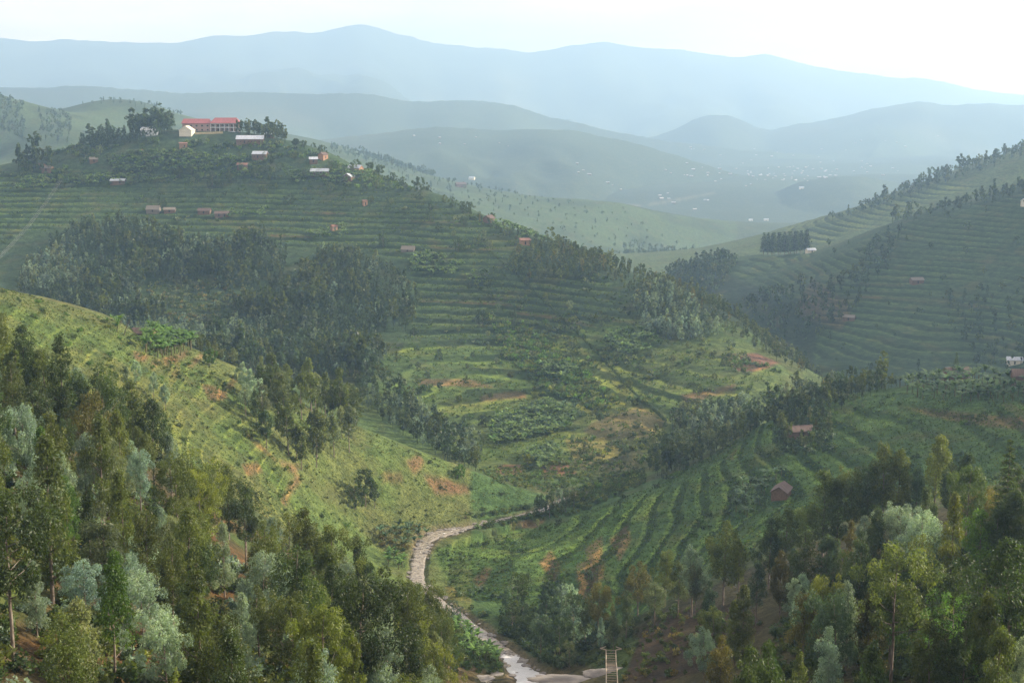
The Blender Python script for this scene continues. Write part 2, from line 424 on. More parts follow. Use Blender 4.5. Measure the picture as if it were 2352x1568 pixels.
# big hill: crops, grass along the rib brightened with painted sunlight
paint(mM, (0.056, 0.090, 0.029))
paint(mM * sst(-0.05, 0.4, fbm(XX / 70, YY / 40, 3, 29)), (0.080, 0.106, 0.032), 0.8)
paint(mM * sst(0.1, 0.45, fbm(XX / 50, YY / 50, 3, 28)), (0.078, 0.070, 0.036), 0.5)
def patch(zone, poly, col, w=1.0, jit=8, var=0.25):
    paint(poly_soft(poly, jit) & zone, col, w, var)
patch(mM, [(1050,560),(1140,590),(1240,720),(1340,800),(1470,920),(1540,970),(1490,1060),(1390,1010),(1300,900),(1190,790),(1100,690),(1000,590)], (0.125, 0.138, 0.044), 0.8)
patch(mM, [(1230,740),(1330,800),(1420,900),(1380,920),(1280,850),(1200,770)], (0.125, 0.165, 0.044), 0.8)
patch(mM, [(560,355),(760,365),(790,390),(640,400),(560,378)], (0.110, 0.120, 0.04), 0.9)
patch(mM, [(380,318),(560,322),(530,345),(420,340)], (0.085, 0.120, 0.034), 0.9)
for pl, c in (([(1240,1065),(1310,1060),(1330,1090),(1250,1098)], (0.150,0.080,0.050)), ([(1140,1068),(1205,1068),(1200,1095),(1140,1090)], (0.125,0.072,0.045)),
              ([(1660,812),(1740,812),(1795,835),(1740,855),(1690,852)], (0.125,0.062,0.050)), ([(960,525),(1000,530),(1000,548),(965,545)], (0.140,0.085,0.055)),
              ([(1310,615),(1390,608),(1410,625),(1340,640)], (0.145,0.105,0.055)), ([(1380,960),(1470,930),(1530,970),(1490,1010),(1380,1010),(1340,990)], (0.108,0.090,0.046)),
              ([(1300,1010),(1400,1000),(1480,1040),(1460,1080),(1330,1080)], (0.100,0.096,0.044)), ([(1100,905),(1210,900),(1210,915),(1100,920)], (0.125,0.080,0.050)),
              ([(930,560),(1000,555),(1010,575),(930,582)], (0.105,0.080,0.055)), ([(1150,600),(1230,600),(1240,640),(1170,650)], (0.110,0.098,0.048)),
              ([(520,326),(612,325),(612,333),(530,334)], (0.220,0.125,0.080)), ([(660,395),(710,395),(700,405),(660,405)], (0.15,0.10,0.07)),
              ([(960,870),(1080,870),(1140,890),(960,884)], (0.110,0.075,0.046)), ([(1560,905),(1690,880),(1690,895),(1570,925)], (0.100,0.068,0.045))):
    patch(mM, pl, c, 0.9, 5)
WOOD_M = [(45,640),(110,570),(230,505),(340,500),(365,555),(560,560),(800,585),(920,640),(965,690),(950,740),(880,830),(850,880),(560,880),(300,780),(45,680)]
CLEARING = [(340,650),(500,640),(560,690),(520,750),(380,740),(330,700)]
patch(mM, WOOD_M, (0.034, 0.042, 0.021), .9, 26); patch(mM, CLEARING, (0.052, 0.046, 0.032), .9, 40)
# dirt road to the school and bare yard
patch(mM, [(365,322),(430,313),(480,309),(520,306),(520,309),(470,314),(400,322),(366,325)], (0.26, 0.18, 0.11), 1, 2)
# bare soil cuts on the grassy spur, its path
for pl in ([(310,808),(345,815),(330,832),(312,826)], [(370,820),(425,800),(430,810),(375,838)], [(345,830),(370,825),(350,850)], [(425,835),(470,815),(480,822),(430,845)],
           [(470,885),(505,890),(530,915),(490,925)], [(505,915),(540,870),(548,874),(515,922)], [(560,990),(640,1060),(690,1070),(680,1090),(600,1035)],
           [(645,1150),(685,1090),(695,1095),(655,1165)], [(880,1095),(925,1085),(920,1102),(885,1108)], [(930,1060),(960,1040),(975,1060),(950,1090)], [(970,1090),(1030,1100),(1060,1130),(1000,1135)],
           [(560,1070),(590,1060),(600,1080),(570,1095)], [(1020,1105),(1065,1110),(1075,1130),(1035,1135)]):
    patch(mB, pl, (0.150, 0.086, 0.048), 0.8, 10)
# spur on the right
paint(mS & (TT > -0.03), (0.048, 0.088, 0.030))
patch(mS, [(1000,1260),(1320,1190),(1500,1130),(1520,1170),(1330,1260),(1150,1300),(1010,1310)], (0.080, 0.135, 0.036), 0.85)
for pl in ([(1235,1290),(1265,1260),(1290,1300),(1275,1340)], [(1345,1260),(1385,1230),(1390,1330),(1360,1340)], [(1330,1300),(1360,1280),(1370,1400),(1335,1370)], [(1080,1330),(1110,1300),(1130,1300),(1100,1350)],
           [(1400,1240),(1440,1200),(1450,1240),(1420,1290)], [(1180,1200),(1260,1185),(1230,1210),(1180,1215)]):
    patch(mS, pl, (0.125, 0.078, 0.045), 0.85, 8)
patch(mS, [(2050,930),(2352,960),(2500,975),(2500,1000),(2352,990),(2180,965)], (0.100, 0.068, 0.042), 0.7)
# near right bank: bare brown cut, grassy shoulder; slope below the bananas
patch(near_right, [(1430,1480),(1560,1400),(1720,1380),(1760,1440),(1650,1530),(1520,1568),(1420,1568)], (0.040, 0.028, 0.018), 0.92)
patch(near_right, [(1290,1500),(1420,1430),(1470,1470),(1430,1568),(1380,1540)], (0.040, 0.066, 0.020), 0.9)
ybank = (YY > 255) & (YY < 352) & (np.abs(TT) < 0.06)
patch(ybank, [(1010,1470),(1060,1490),(1130,1510),(1150,1545),(1000,1568)], (0.085, 0.062, 0.032), 0.9)
patch(ybank, [(1000,1400),(1080,1430),(1170,1530),(1130,1545),(1000,1480)], (0.045, 0.085, 0.022), 0.85)
# bare earth and gravel along the water
paint(nearm * (1 - sst(0.0, 2.2, SDIST + 2.5 * mid)), (0.150, 0.118, 0.078), 0.85)
# far hills
patchR = poly_soft([(1500,640),(1640,612),(1800,690),(1900,700),(1880,870),(1800,880)], 20)
paint(mR, (0.034, 0.058, 0.027)); paint(mR & patchR, (0.024, 0.038, 0.020)); paint(mR2, (0.060, 0.085, 0.034))
paint((mR & (mid > 0.05)) * sst(-0.15, 0.25, big), (0.032, 0.050, 0.022), 0.8)
patch(mR, [(1870,640),(1960,700),(1930,760),(1830,720)], (0.085,0.060,0.040), 0.6)
m2 = (YY > 1900) & (YY < 3300) & (TT < 0.16)
paint(m2, (0.056, 0.084, 0.038)); paint(m2 * sst(0.0, 0.35, fbm(XX / 70, YY / 70, 4, 81)), (0.034, 0.052, 0.026), 0.8)
paint(far & ~m2 & (YY > 1900), (0.046, 0.064, 0.036), 1.0, 0.5)
paint((YY > 2600) * sst(0.05, 0.4, fbm(XX / 620, YY / 620, 3, 82)), (0.036, 0.050, 0.028), 0.7)
paint((YY > 2600) * sst(0.15, 0.5, fbm(XX / 520, YY / 520, 2, 83)), (0.085, 0.088, 0.052), 0.5)
# pale road across the far valley
for a, b in (((1490,470),(1560,458)), ((1560,458),(1640,443)), ((1400,470),(1470,472))):
    d = np.abs((b[0]-a[0])*(a[1]-PY)-(a[0]-PX)*(b[1]-a[1]))/math.hypot(b[0]-a[0], b[1]-a[1])
    paint((d < 1.3) & (PX > a[0]-2) & (PX < b[0]+2) & (YY > 3000) & (YY < 6000), (0.22,0.19,0.14), 0.7, 0.1)
COVER = np.clip(COVER, 0.008, 0.5)

g_mat, nt, out = new_mat('hillside_ground')
b = NB(nt)
P = b.pos()
q = b.attr('terrace', 'Fac'); tm = b.attr('terraced', 'Fac'); cov = b.attr('cover')
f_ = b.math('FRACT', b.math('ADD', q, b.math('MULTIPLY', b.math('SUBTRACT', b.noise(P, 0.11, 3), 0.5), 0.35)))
fl = b.math('FLOOR', q)
sx = b.sep(P)
plot = b.math('FLOOR', b.math('ADD', b.math('MULTIPLY', b.math('ADD', sx[0], b.math('MULTIPLY', sx[1], 0.35)), 0.035), b.math('MULTIPLY', b.white(b.xyz(fl, 3.0, 1.0)), 9.0)))
pr = b.white(b.xyz(plot, fl, 0.0)); pr2 = b.white(b.xyz(plot, fl, 5.0))
n_s = b.noise(P, 1.3, 4, 0.7); n_m = b.noise(P, 0.25, 4, 0.6); n_l = b.noise(P, 0.05, 4, 0.6)
col = b.mix(1.0, cov, b.mix(b.rng(n_m, 0.3, 0.7), (0.62, 0.66, 0.62), (1.38, 1.32, 1.25)), 'MULTIPLY')
col = b.mix(0.85, col, b.mix(b.rng(n_s, 0.28, 0.72), (0.45, 0.5, 0.45), (1.55, 1.5, 1.4)), 'MULTIPLY')
col = b.mix(b.math('MULTIPLY', b.rng(n_l, 0.52, 0.66), 0.35), col, (0.095, 0.085, 0.036))
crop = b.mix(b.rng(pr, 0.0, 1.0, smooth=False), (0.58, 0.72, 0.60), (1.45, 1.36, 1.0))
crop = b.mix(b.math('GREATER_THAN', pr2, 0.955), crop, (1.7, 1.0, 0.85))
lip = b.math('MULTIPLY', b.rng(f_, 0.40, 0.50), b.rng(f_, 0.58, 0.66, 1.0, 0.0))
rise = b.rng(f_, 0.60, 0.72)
strip = b.mix(lip, b.mix(rise, crop, (0.42, 0.50, 0.40)), (1.9, 1.75, 1.15))  # shade painted into the riser bushes, sunlight into the lip grass
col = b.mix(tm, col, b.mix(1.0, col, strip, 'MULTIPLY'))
hgt = b.math('ADD', b.math('MULTIPLY', n_m, 1.4), b.math('MULTIPLY', n_s, 0.6))
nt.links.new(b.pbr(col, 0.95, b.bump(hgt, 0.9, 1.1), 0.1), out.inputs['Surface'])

i0 = ((np.arange(NY - 1) * NT)[:, None] + np.arange(NT - 1)[None]).ravel()
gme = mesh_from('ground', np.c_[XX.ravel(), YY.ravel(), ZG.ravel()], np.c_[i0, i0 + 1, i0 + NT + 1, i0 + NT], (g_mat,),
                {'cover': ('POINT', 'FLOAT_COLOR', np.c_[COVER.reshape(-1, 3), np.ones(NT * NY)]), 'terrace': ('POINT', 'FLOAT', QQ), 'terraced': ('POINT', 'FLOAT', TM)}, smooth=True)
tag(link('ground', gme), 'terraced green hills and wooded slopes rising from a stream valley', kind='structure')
# ---------------------------------------------------------------- plant building
def tube(P, r, n=6, cap=True):
    P = np.asarray(P, float); r = np.asarray(r, float)
    m = len(P)
    d = np.gradient(P, axis=0); d /= np.linalg.norm(d, axis=1)[:, None] + 1e-9
    ref = np.where(np.abs(d[:, 2:3]) > 0.9, np.array([[1.0, 0, 0]]), np.array([[0, 0, 1.0]]))
    a = np.cross(d, ref); a /= np.linalg.norm(a, axis=1)[:, None] + 1e-9
    c = np.cross(d, a)
    th = np.arange(n) * 2 * math.pi / n
    V = P[:, None] + r[:, None, None] * (np.cos(th)[None, :, None] * a[:, None] + np.sin(th)[None, :, None] * c[:, None])
    F = [(i * n + k, i * n + (k + 1) % n, (i + 1) * n + (k + 1) % n, (i + 1) * n + k) for i in range(m - 1) for k in range(n)]
    return V.reshape(-1, 3), np.array(F, np.int32)
def join(parts):
    V, F, o = [], [], 0
    for v, f in parts:
        V.append(v); F.append(np.asarray(f) + o); o += len(v)
    return np.concatenate(V), np.concatenate(F)
def unit(v): return v / (np.linalg.norm(v, axis=-1, keepdims=True) + 1e-9)
def leaf_quads(c, ax, L, W, rng):
    """diamond leaves at c along ax"""
    n = len(c)
    rnd = unit(rng.normal(size=(n, 3)))
    s = unit(np.cross(ax, rnd))
    L = np.broadcast_to(L, n)[:, None]; W = np.broadcast_to(W, n)[:, None]
    V = np.stack([c - ax * L * .5, c + s * W * .5 - ax * L * .08, c + ax * L * .5, c - s * W * .5 - ax * L * .08], 1).reshape(-1, 3)
    return V, np.arange(n * 4, dtype=np.int32).reshape(-1, 4)

SHAPES = {                                                        # crown start, width/height ratio, outline over the crown's height
 'ovate':   (0.26, 0.40, lambda h: np.sin(np.pi * np.clip(h, 0, 1) ** 0.75) ** 0.75),
 'columnar':(0.22, 0.27, lambda h: np.clip(1 - np.abs(h - .4) * 1.15, 0.1, 1) ** 0.6 * np.clip((1 - h) * 3.2, 0, 1) ** .6),
 'domed':   (0.40, 0.52, lambda h: np.sqrt(np.clip(1 - ((h - .5) / .55) ** 2, 0, 1))),
 'ragged':  (0.34, 0.42, lambda h: np.sin(np.pi * np.clip(h, 0, 1) ** 0.65) ** 0.6),
 'conical': (0.12, 0.40, lambda h: np.clip(1 - h, 0, 1) ** 0.75 * np.clip(h * 7, .4, 1)),
 'bushy':   (0.08, 0.66, lambda h: np.sin(np.pi * np.clip(h * .86 + .12, 0, 1)) ** 0.6),
}
def eucalyptus(shape, seed, Ht=14.0, nleaf=5200, L=0.36, W=0.13, nclump=46, trunk_sides=6, limbs=True, lean=0.5, spread=1.0):
    rng = np.random.default_rng(seed)
    c0, wr, env = SHAPES[shape]
    z0 = Ht * c0
    # trunk
    nz = 9
    tz = np.linspace(0, Ht * 0.93, nz)
    bx = np.cumsum(rng.normal(0, 0.11, nz)) * tz / Ht * lean * 2; by = np.cumsum(rng.normal(0, 0.11, nz)) * tz / Ht * lean * 2
    tp = np.c_[bx, by, tz]; tp[0, 2] = -0.8
    rad = 0.0125 * Ht * (1 - 0.93 * (tz / tz[-1])) + 0.012
    parts = [tube(tp, rad, trunk_sides)]
    # clumps
    hh = np.sort(rng.uniform(0.02, 0.98, nclump)) ** 0.95
    ang = np.arange(nclump) * 2.39996 + rng.normal(0, .5, nclump)
    Rm = Ht * wr * 0.5 * spread
    lop = 1 + 0.28 * np.cos(ang - rng.uniform(0, 6.28)) + 0.22 * np.cos(2 * ang + rng.uniform(0, 6.28))
    rr = env(hh) * Rm * np.clip(rng.uniform(0.35, 1.12, nclump), 0, 1.05) * lop
    if shape == 'ragged': rr *= rng.choice([0.45, 0.85, 1.15], nclump)
    cz = z0 + hh * (Ht * 0.97 - z0)
    cx = np.interp(cz, tz, bx) + rr * np.cos(ang); cy = np.interp(cz, tz, by) + rr * np.sin(ang)
    C = np.c_[cx, cy, cz]
    rc = Ht * 0.050 * rng.uniform(0.65, 1.35, nclump) * (0.75 + 0.5 * env(hh)) * spread
    if limbs:
        for i in range(0, nclump, 2 if nclump > 30 else 1):
            if rr[i] < 0.25 * Rm: continue
            zb = max(cz[i] - rr[i] * rng.uniform(0.5, 1.0), z0 * 0.75)
            s = np.array([np.interp(zb, tz, bx), np.interp(zb, tz, by), zb])
            e = C[i]; m = (s + e) / 2 + np.array([0, 0, -0.12 * rr[i]])
            r0 = np.interp(zb, tz, rad) * 0.5
            parts.append(tube([s, m, e], [r0, r0 * .6, r0 * .2], 4))
    tv, tf = join(parts)
    # leaves
    k = rng.choice(nclump, nleaf, p=(rc ** 2) / (rc ** 2).sum())
    d = unit(rng.normal(size=(nleaf, 3)))
    rad_ = rng.uniform(0.25, 1.0, nleaf) ** 0.55
    c = C[k] + d * (rc[k] * rad_)[:, None] * np.array([1.0, 1.0, 1.15])
    ax = unit(d * 0.6 + rng.normal(0, .55, (nleaf, 3)) + np.array([0, 0, -0.55]))
    V, F = leaf_quads(c, ax, L * rng.uniform(.6, 1.35, nleaf), W * rng.uniform(.7, 1.3, nleaf), rng)
    ct = rng.uniform(0, 1, nclump)
    tone = np.repeat(np.clip(0.55 * ct[k] + 0.45 * rng.uniform(0, 1, nleaf), 0, 1), 4)
    return (tv, tf), (V, F, tone)

def conifer(seed, Ht=15.0, nleaf=2600, L=0.5, W=0.14, tiers=15, wr=0.34, top=0.9):
    rng = np.random.default_rng(seed)
    tz = np.linspace(-0.8, Ht, 8)
    parts = [tube(np.c_[rng.normal(0, .03, 8), rng.normal(0, .03, 8), tz], np.linspace(0.2, 0.02, 8), 6)]
    c, ax = [], []
    for i in range(tiers):
        h = (i + .5) / tiers; z = Ht * (0.13 + 0.86 * h)
        r = Ht * wr * .5 * (1 - h) ** top * rng.uniform(.8, 1.15)
        nb = 7
        for j in range(nb):
            a = j * 6.283 / nb + rng.uniform(0, .7); rb = r * rng.uniform(.65, 1.1)
            e = np.array([math.cos(a) * rb, math.sin(a) * rb, z - 0.15 * rb + .12 * rb])
            parts.append(tube([[0, 0, z - .2], e * [.5, .5, 1], e], [.05, .03, .012], 3))
            m = max(6, int(nleaf / (tiers * nb) * (0.4 + 1.2 * (1 - h))))
            u = rng.uniform(.12, 1.02, m)
            c.append(np.c_[e[0] * u, e[1] * u, np.full(m, z) - .05 * rb * u] + rng.normal(0, .16, (m, 3)))
            ax.append(unit(np.array([math.cos(a), math.sin(a), -.1]) + rng.normal(0, .5, (m, 3))))
    c = np.concatenate(c); ax = np.concatenate(ax)
    V, F = leaf_quads(c, ax, L * rng.uniform(.6, 1.3, len(c)), W, rng)
    return join(parts), (V, F, np.repeat(rng.uniform(0, 1, len(c)), 4))

def banana(seed, Ht=4.5, nl=9, seg=5):
    """pseudostem and a rosette of long arching split blades"""
    rng = np.random.default_rng(seed)
    parts = [tube([[0, 0, -.3], [0.03, 0, Ht * .3], [0.05, .02, Ht * .56]], [0.17, 0.14, 0.08], 6)]
    V, F, tone, o = [], [], [], 0
    for i in range(nl):
        a = i * 2.39996 + rng.uniform(-.3, .3)
        el = R(rng.uniform(48, 86)); Lf = Ht * rng.uniform(.50, .70); W = Ht * .105 * rng.uniform(.8, 1.2)
        out = np.array([math.cos(a), math.sin(a), 0]); sd = np.array([-math.sin(a), math.cos(a), 0])
        p = np.array([0.05, .02, Ht * .55]); t = rng.uniform(0, 1)
        mid_, e_ = [], el
        for s in range(seg + 1):
            mid_.append(p.copy()); p = p + Lf / seg * (out * math.cos(e_) + np.array([0, 0, math.sin(e_)])); e_ -= R(rng.uniform(11, 26)) * 5 / seg
        for s in range(seg):
            w0 = W * math.sin(math.pi * min(1, (s / seg) * .86 + .10)) ** .7; w1 = W * math.sin(math.pi * min(1, ((s + 1) / seg) * .86 + .10)) ** .7
            gap = .04 * Lf / seg
            dr = (mid_[s + 1] - mid_[s]) * gap
            for sg in (-1, 1):
                dz0 = np.array([0, 0, -.32 * w0 * rng.uniform(.3, 1.5)]); dz1 = np.array([0, 0, -.32 * w1 * rng.uniform(.3, 1.5)])
                V += [mid_[s], mid_[s + 1], mid_[s + 1] + sg * sd * w1 + dz1 - dr, mid_[s] + sg * sd * w0 + dz0 + dr]
                F.append((o, o + 1, o + 2, o + 3)); o += 4
                tone += [t] * 4
    return join(parts), (np.array(V), np.array(F, np.int32), np.array(tone))

def shrub(seed, Rr=1.0, nleaf=420, L=.22, W=.12):
    rng = np.random.default_rng(seed)
    nc = 9
    C = rng.normal(0, .42, (nc, 3)) * Rr; C[:, 2] = np.abs(C[:, 2]) * .9 + .35 * Rr
    k = rng.integers(0, nc, nleaf); d = unit(rng.normal(size=(nleaf, 3)))
    c = C[k] + d * (Rr * .42 * rng.uniform(.3, 1, nleaf) ** .5)[:, None]
    c[:, 2] = np.maximum(c[:, 2], 0.0)
    ax = unit(d + rng.normal(0, .6, (nleaf, 3)) + [0, 0, .2])
    V, F = leaf_quads(c, ax, L * rng.uniform(.6, 1.4, nleaf) * Rr, W * Rr, rng)
    ct = rng.uniform(0, 1, nc)
    return V, F, np.repeat(np.clip(.5 * ct[k] + .5 * rng.uniform(0, 1, nleaf), 0, 1), 4)

# ---------------------------------------------------------------- plant materials
def leaf_mat(name, per_object=True, trans=0.42, rough=0.5, spec=0.35):
    m, nt, out = new_mat(name)
    b = NB(nt)
    base = b.node('ShaderNodeObjectInfo').outputs['Color'] if per_object else b.attr('tint')
    tone = b.attr('tone', 'Fac')
    v = b.mix(b.rng(tone, 0, 1, smooth=False), (0.38, 0.44, 0.42), (1.85, 1.70, 1.30))
    col = b.mix(1.0, base, v, 'MULTIPLY')
    nz = b.noise(b.pos(), 0.55, 2)
    col = b.mix(b.math('MULTIPLY', b.rng(nz, 0.45, 0.75), 0.16), col, b.mix(1.0, col, (1.75, 1.25, 0.72), 'MULTIPLY'))
    pb = b.pbr(col, rough, None, spec)
    tr = nt.nodes.new('ShaderNodeBsdfTranslucent')
    b.put(tr.inputs['Color'], b.mix(1.0, col, (1.5, 1.55, 0.75), 'MULTIPLY'))
    ms = nt.nodes.new('ShaderNodeMixShader'); ms.inputs[0].default_value = trans
    nt.links.new(pb, ms.inputs[1]); nt.links.new(tr.outputs[0], ms.inputs[2])
    nt.links.new(ms.outputs[0], out.inputs['Surface'])
    return m
M_LEAF = leaf_mat('eucalyptus_leaves')
M_LEAF_FAR = leaf_mat('distant_leaves', per_object=False)
M_BANANA = leaf_mat('banana_leaves', trans=0.35, rough=0.55, spec=0.2)
M_BANANA_FAR = leaf_mat('distant_banana_leaves', per_object=False, trans=0.35, rough=0.6, spec=0.15)
M_BARK, nt, out = new_mat('eucalyptus_bark')
b = NB(nt)
bn = b.noise(b.scale(b.obj(), (6, 6, 1.0)), 1.5, 4)
bcol = b.mix(b.rng(bn, .35, .65), (0.075, 0.055, 0.040), (0.240, 0.200, 0.160))
nt.links.new(b.pbr(bcol, .85, b.bump(bn, .5, .05)), out.inputs['Surface'])
M_STEM, nt, out = new_mat('banana_stem')
b = NB(nt)
nt.links.new(b.pbr(b.mix(b.noise(b.scale(b.obj(), (4, 4, 1)), 2.0, 3), (0.06, 0.07, 0.025), (0.13, 0.10, 0.05)), .7), out.inputs['Surface'])

def crown_mesh(name, c, mat):
    V, F, t = c
    return mesh_from(name, V, F, (mat,), {'tone': ('POINT', 'FLOAT', t)})
PROTO = {}
for i, shp in enumerate(SHAPES):
    for k in range(3):
        n = {'bushy': 4200, 'domed': 6000, 'ovate': 5600, 'columnar': 4200, 'ragged': 4300, 'conical': 4600}[shp]
        (tv, tf), c = eucalyptus(shp, 100 + 10 * i + k, 14.0, int(n * 1.4), 0.34, 0.13, 48)
        PROTO[shp, k] = (mesh_from('eucalyptus_trunk', tv, tf, (M_BARK,), smooth=True), crown_mesh('eucalyptus_crown', c, M_LEAF), 14.0)
        (tv, tf), c = eucalyptus(shp, 300 + 10 * i + k, 14.0, n // 3, 0.72, 0.30, 40, 5)
        PROTO[shp, k, 'mid'] = (mesh_from('eucalyptus_trunk', tv, tf, (M_BARK,), smooth=True), crown_mesh('eucalyptus_crown', c, M_LEAF), 14.0)
def con_proto(key, seed, **kw):
    (tv, tf), c = conifer(seed, **kw)
    PROTO[key] = (mesh_from('conifer_trunk', tv, tf, (M_BARK,), smooth=True), crown_mesh('conifer_crown', c, M_LEAF), kw.get('Ht', 15.0))
for k in range(2): con_proto(('pine', k), 900 + k, Ht=15.0, nleaf=3400, wr=.42, tiers=13, L=.55, W=.16)
for k in range(3): con_proto(('cypress', k), 910 + k, Ht=15.0, nleaf=1500, wr=.30, tiers=16, L=.9, W=.34, top=.5)
for k in range(4):
    (tv, tf), c = banana(40 + k)
    PROTO['banana', k] = (mesh_from('banana_stem', tv, tf, (M_STEM,), smooth=True), crown_mesh('banana_leaves', c, M_BANANA), 4.5)
def broad_proto(k):
    rng = np.random.default_rng(60 + k)
    (tv, tf), c = eucalyptus(('bushy', 'domed', 'bushy')[k % 3], 600 + k, 8.0, 1500, .55, .38, 34, 5, spread=1.35)
    PROTO['broad', k] = (mesh_from('broadleaf_trunk', tv, tf, (M_BARK,), smooth=True), crown_mesh('broadleaf_crown', c, M_LEAF), 8.0)
for k in range(4): broad_proto(k)
for k in range(4):
    V, F, t = shrub(700 + k)
    PROTO['shrub', k] = mesh_from('shrub', V, F, (M_LEAF,), {'tone': ('POINT', 'FLOAT', t)})

TINT = {                                                          # true leaf colours
 'olive green': (0.070, 0.094, 0.026), 'dark green': (0.040, 0.066, 0.022), 'silver blue': (0.165, 0.235, 0.225), 'yellow green': (0.108, 0.136, 0.026),
 'rusty gold': (0.098, 0.096, 0.028), 'bright green': (0.062, 0.130, 0.022), 'grey green': (0.110, 0.140, 0.085), 'blue green': (0.055, 0.092, 0.062)}
THINGS = []                                                       # (root, words, group) labelled at the end, once every place is known
def vary(c, rng, a=.16):
    f = 1 + rng.normal(0, a); g = rng.normal(0, .06)
    return (max(.004, c[0] * f * (1 + g * .6)), max(.004, c[1] * f), max(.003, c[2] * f * (1 - g)), 1)
_rng = np.random.default_rng(11)
def plant(kind, key, x, y, Ht, colour, area, group, cat, wide=1.0, names=('trunk', 'crown'), z=None):
    me_t, me_c, H0 = PROTO[key]
    s = Ht / H0
    g = float(H(x, y)) if z is None else z
    root = empty(kind, (x, y, g), _rng.uniform(0, 6.283))
    root.scale = (s * wide, s * wide, s)
    t = link(names[0], me_t, root); c = link(names[1], me_c, root)
    c.color = vary(TINT[colour], _rng)
    tag(root, None, cat, group)
    THINGS.append(dict(o=root, kind=kind, colour=colour, shape=key[0], area=area, H=Ht, top=pix(x, y, g + Ht), base=pix(x, y, g)))
    return root
def from_top(px, py, Ht, ymin, ymax):
    """stand a tree of height Ht on the ground so that its tip shows at (px, py)"""
    ys = np.linspace(ymin, ymax, 400)
    u, v = (px - CX) / FPX, -(py - CY) / FPX
    k = ys / (CP + v * SP)
    h = (-SP + v * CP) * k - H(u * k, ys)
    i = int(np.argmin(np.abs(h - Ht)))
    return float(u * k[i]), float(ys[i]), float(np.clip(h[i], Ht * .75, Ht * 1.3))
def scatter(poly, ymin, ymax, spacing, n=4000, seed=1, tmin=-.48, tmax=.48, jit=.0):
    """spots on the ground whose picture falls inside a frame polygon, at least `spacing` metres apart"""
    rng = np.random.default_rng(seed)
    pxs = [p[0] for p in poly]
    tlo, thi = max(tmin, (min(pxs) - CX) / FPX * 1.06 - .01), min(tmax, (max(pxs) - CX) / FPX * 1.06 + .01)
    y = np.sqrt(rng.uniform(ymin ** 2, ymax ** 2, n)); x = rng.uniform(tlo, thi, n) * y
    z = H(x, y); px, py = pix(x, y, z)
    m = in_poly(px, py, poly)
    x, y = x[m], y[m]
    keep = []
    cell = {}
    for a, c in zip(x, y):
        i, j = int(a // spacing), int(c // spacing)
        if any((a - p) ** 2 + (c - q_) ** 2 < spacing ** 2 for di in (-1, 0, 1) for dj in (-1, 0, 1) for p, q_ in cell.get((i + di, j + dj), ())): continue
        cell.setdefault((i, j), []).append((a, c)); keep.append((a, c))
    return keep
# ---------------------------------------------------------------- eucalyptus: the individual ones
EU = 'eucalyptus_tree'
G_L, G_R, G_G, G_S = 'eucalyptus trees of the near left wood', 'eucalyptus trees of the near right wood', 'eucalyptus grove on the grassy spur', 'eucalyptus trees by the stream'
rs = np.random.default_rng(21)
shapes_w = (['ovate', 'columnar', 'domed', 'ragged', 'conical', 'bushy'], [.30, .20, .16, .16, .12, .06])
cols_l = (['olive green', 'dark green', 'silver blue', 'yellow green', 'rusty gold', 'bright green', 'grey green'], [.36, .17, .25, .06, .02, .05, .09])
cols_r = (['olive green', 'dark green', 'silver blue', 'yellow green', 'rusty gold', 'bright green', 'blue green'], [.27, .37, .13, .06, .03, .04, .10])
taken = []
def eu(x, y, Ht, colour, shape, area, group, mid=False):
    if any((x - a) ** 2 + (y - c) ** 2 < (1.6 if not mid else 2.2) ** 2 for a, c in taken): return None
    taken.append((x, y))
    k = int(rs.integers(0, 3))
    return plant(EU, (shape, k, 'mid') if mid else (shape, k), x, y, Ht, colour, area, group, 'tree', wide=float(rs.uniform(.80, 1.06)))
# --- near left wood: rim trees by their tips
RIM_L = [(-20,700,16,'olive green','ovate'),(45,745,15,'dark green','ovate'),(135,748,15,'dark green','conical'),(100,790,14,'olive green','ragged'),(180,803,12,'silver blue','columnar'),(232,785,14,'dark green','domed'),
         (255,880,12,'olive green','columnar'),(300,872,15,'olive green','ovate'),(345,905,14,'dark green','ovate'),(388,990,11,'silver blue','conical'),(400,1045,14,'olive green','domed'),(455,1062,14,'olive green','domed'),
         (520,1062,13,'olive green','ovate'),(560,1095,13,'dark green','ragged'),(620,1180,12,'silver blue','ragged'),(660,1175,12,'yellow green','bushy'),(700,1165,13,'olive green','ovate'),(760,1200,12,'olive green','domed'),
         (822,1226,13,'dark green','conical'),(770,1285,11,'silver blue','domed'),(870,1300,13,'olive green','ovate'),(930,1325,13,'olive green','domed'),(965,1390,12,'olive green','ovate'),(1000,1440,11,'grey green','columnar'),
         (1025,1490,11,'yellow green','bushy'),(560,1140,13,'dark green','domed'),(50,925,14,'silver blue','domed'),(95,975,13,'bright green','conical'),(190,985,12,'silver blue','columnar'),(140,1030,11,'silver blue','conical'),
         (235,1150,14,'grey green','columnar'),(375,1395,10,'silver blue','domed'),(520,1405,12,'silver blue','conical'),(600,1265,12,'silver blue','domed'),(640,1290,11,'silver blue','ragged'),(150,1090,11,'bright green','ovate'),
         (330,1165,13,'olive green','ragged'),(430,1160,14,'olive green','ovate'),(250,1255,13,'bright green','columnar'),(810,1460,12,'yellow green','conical'),(860,1450,11,'silver blue','domed'),(970,1340,14,'olive green','domed'),(1000,1372,13,'dark green','ovate'),(1008,1420,12,'yellow green','domed'),(985,1400,12,'olive green','bushy'),(1035,1455,10,'dark green','domed'),(945,1375,12,'olive green','ovate'),(1012,1410,10,'olive green','domed')]
for px, py, Ht, c, shp in RIM_L:
    x, y, h = from_top(px, py, Ht, 118, 262)
    eu(x, y, h, c, shp, 'near left wood', G_L)
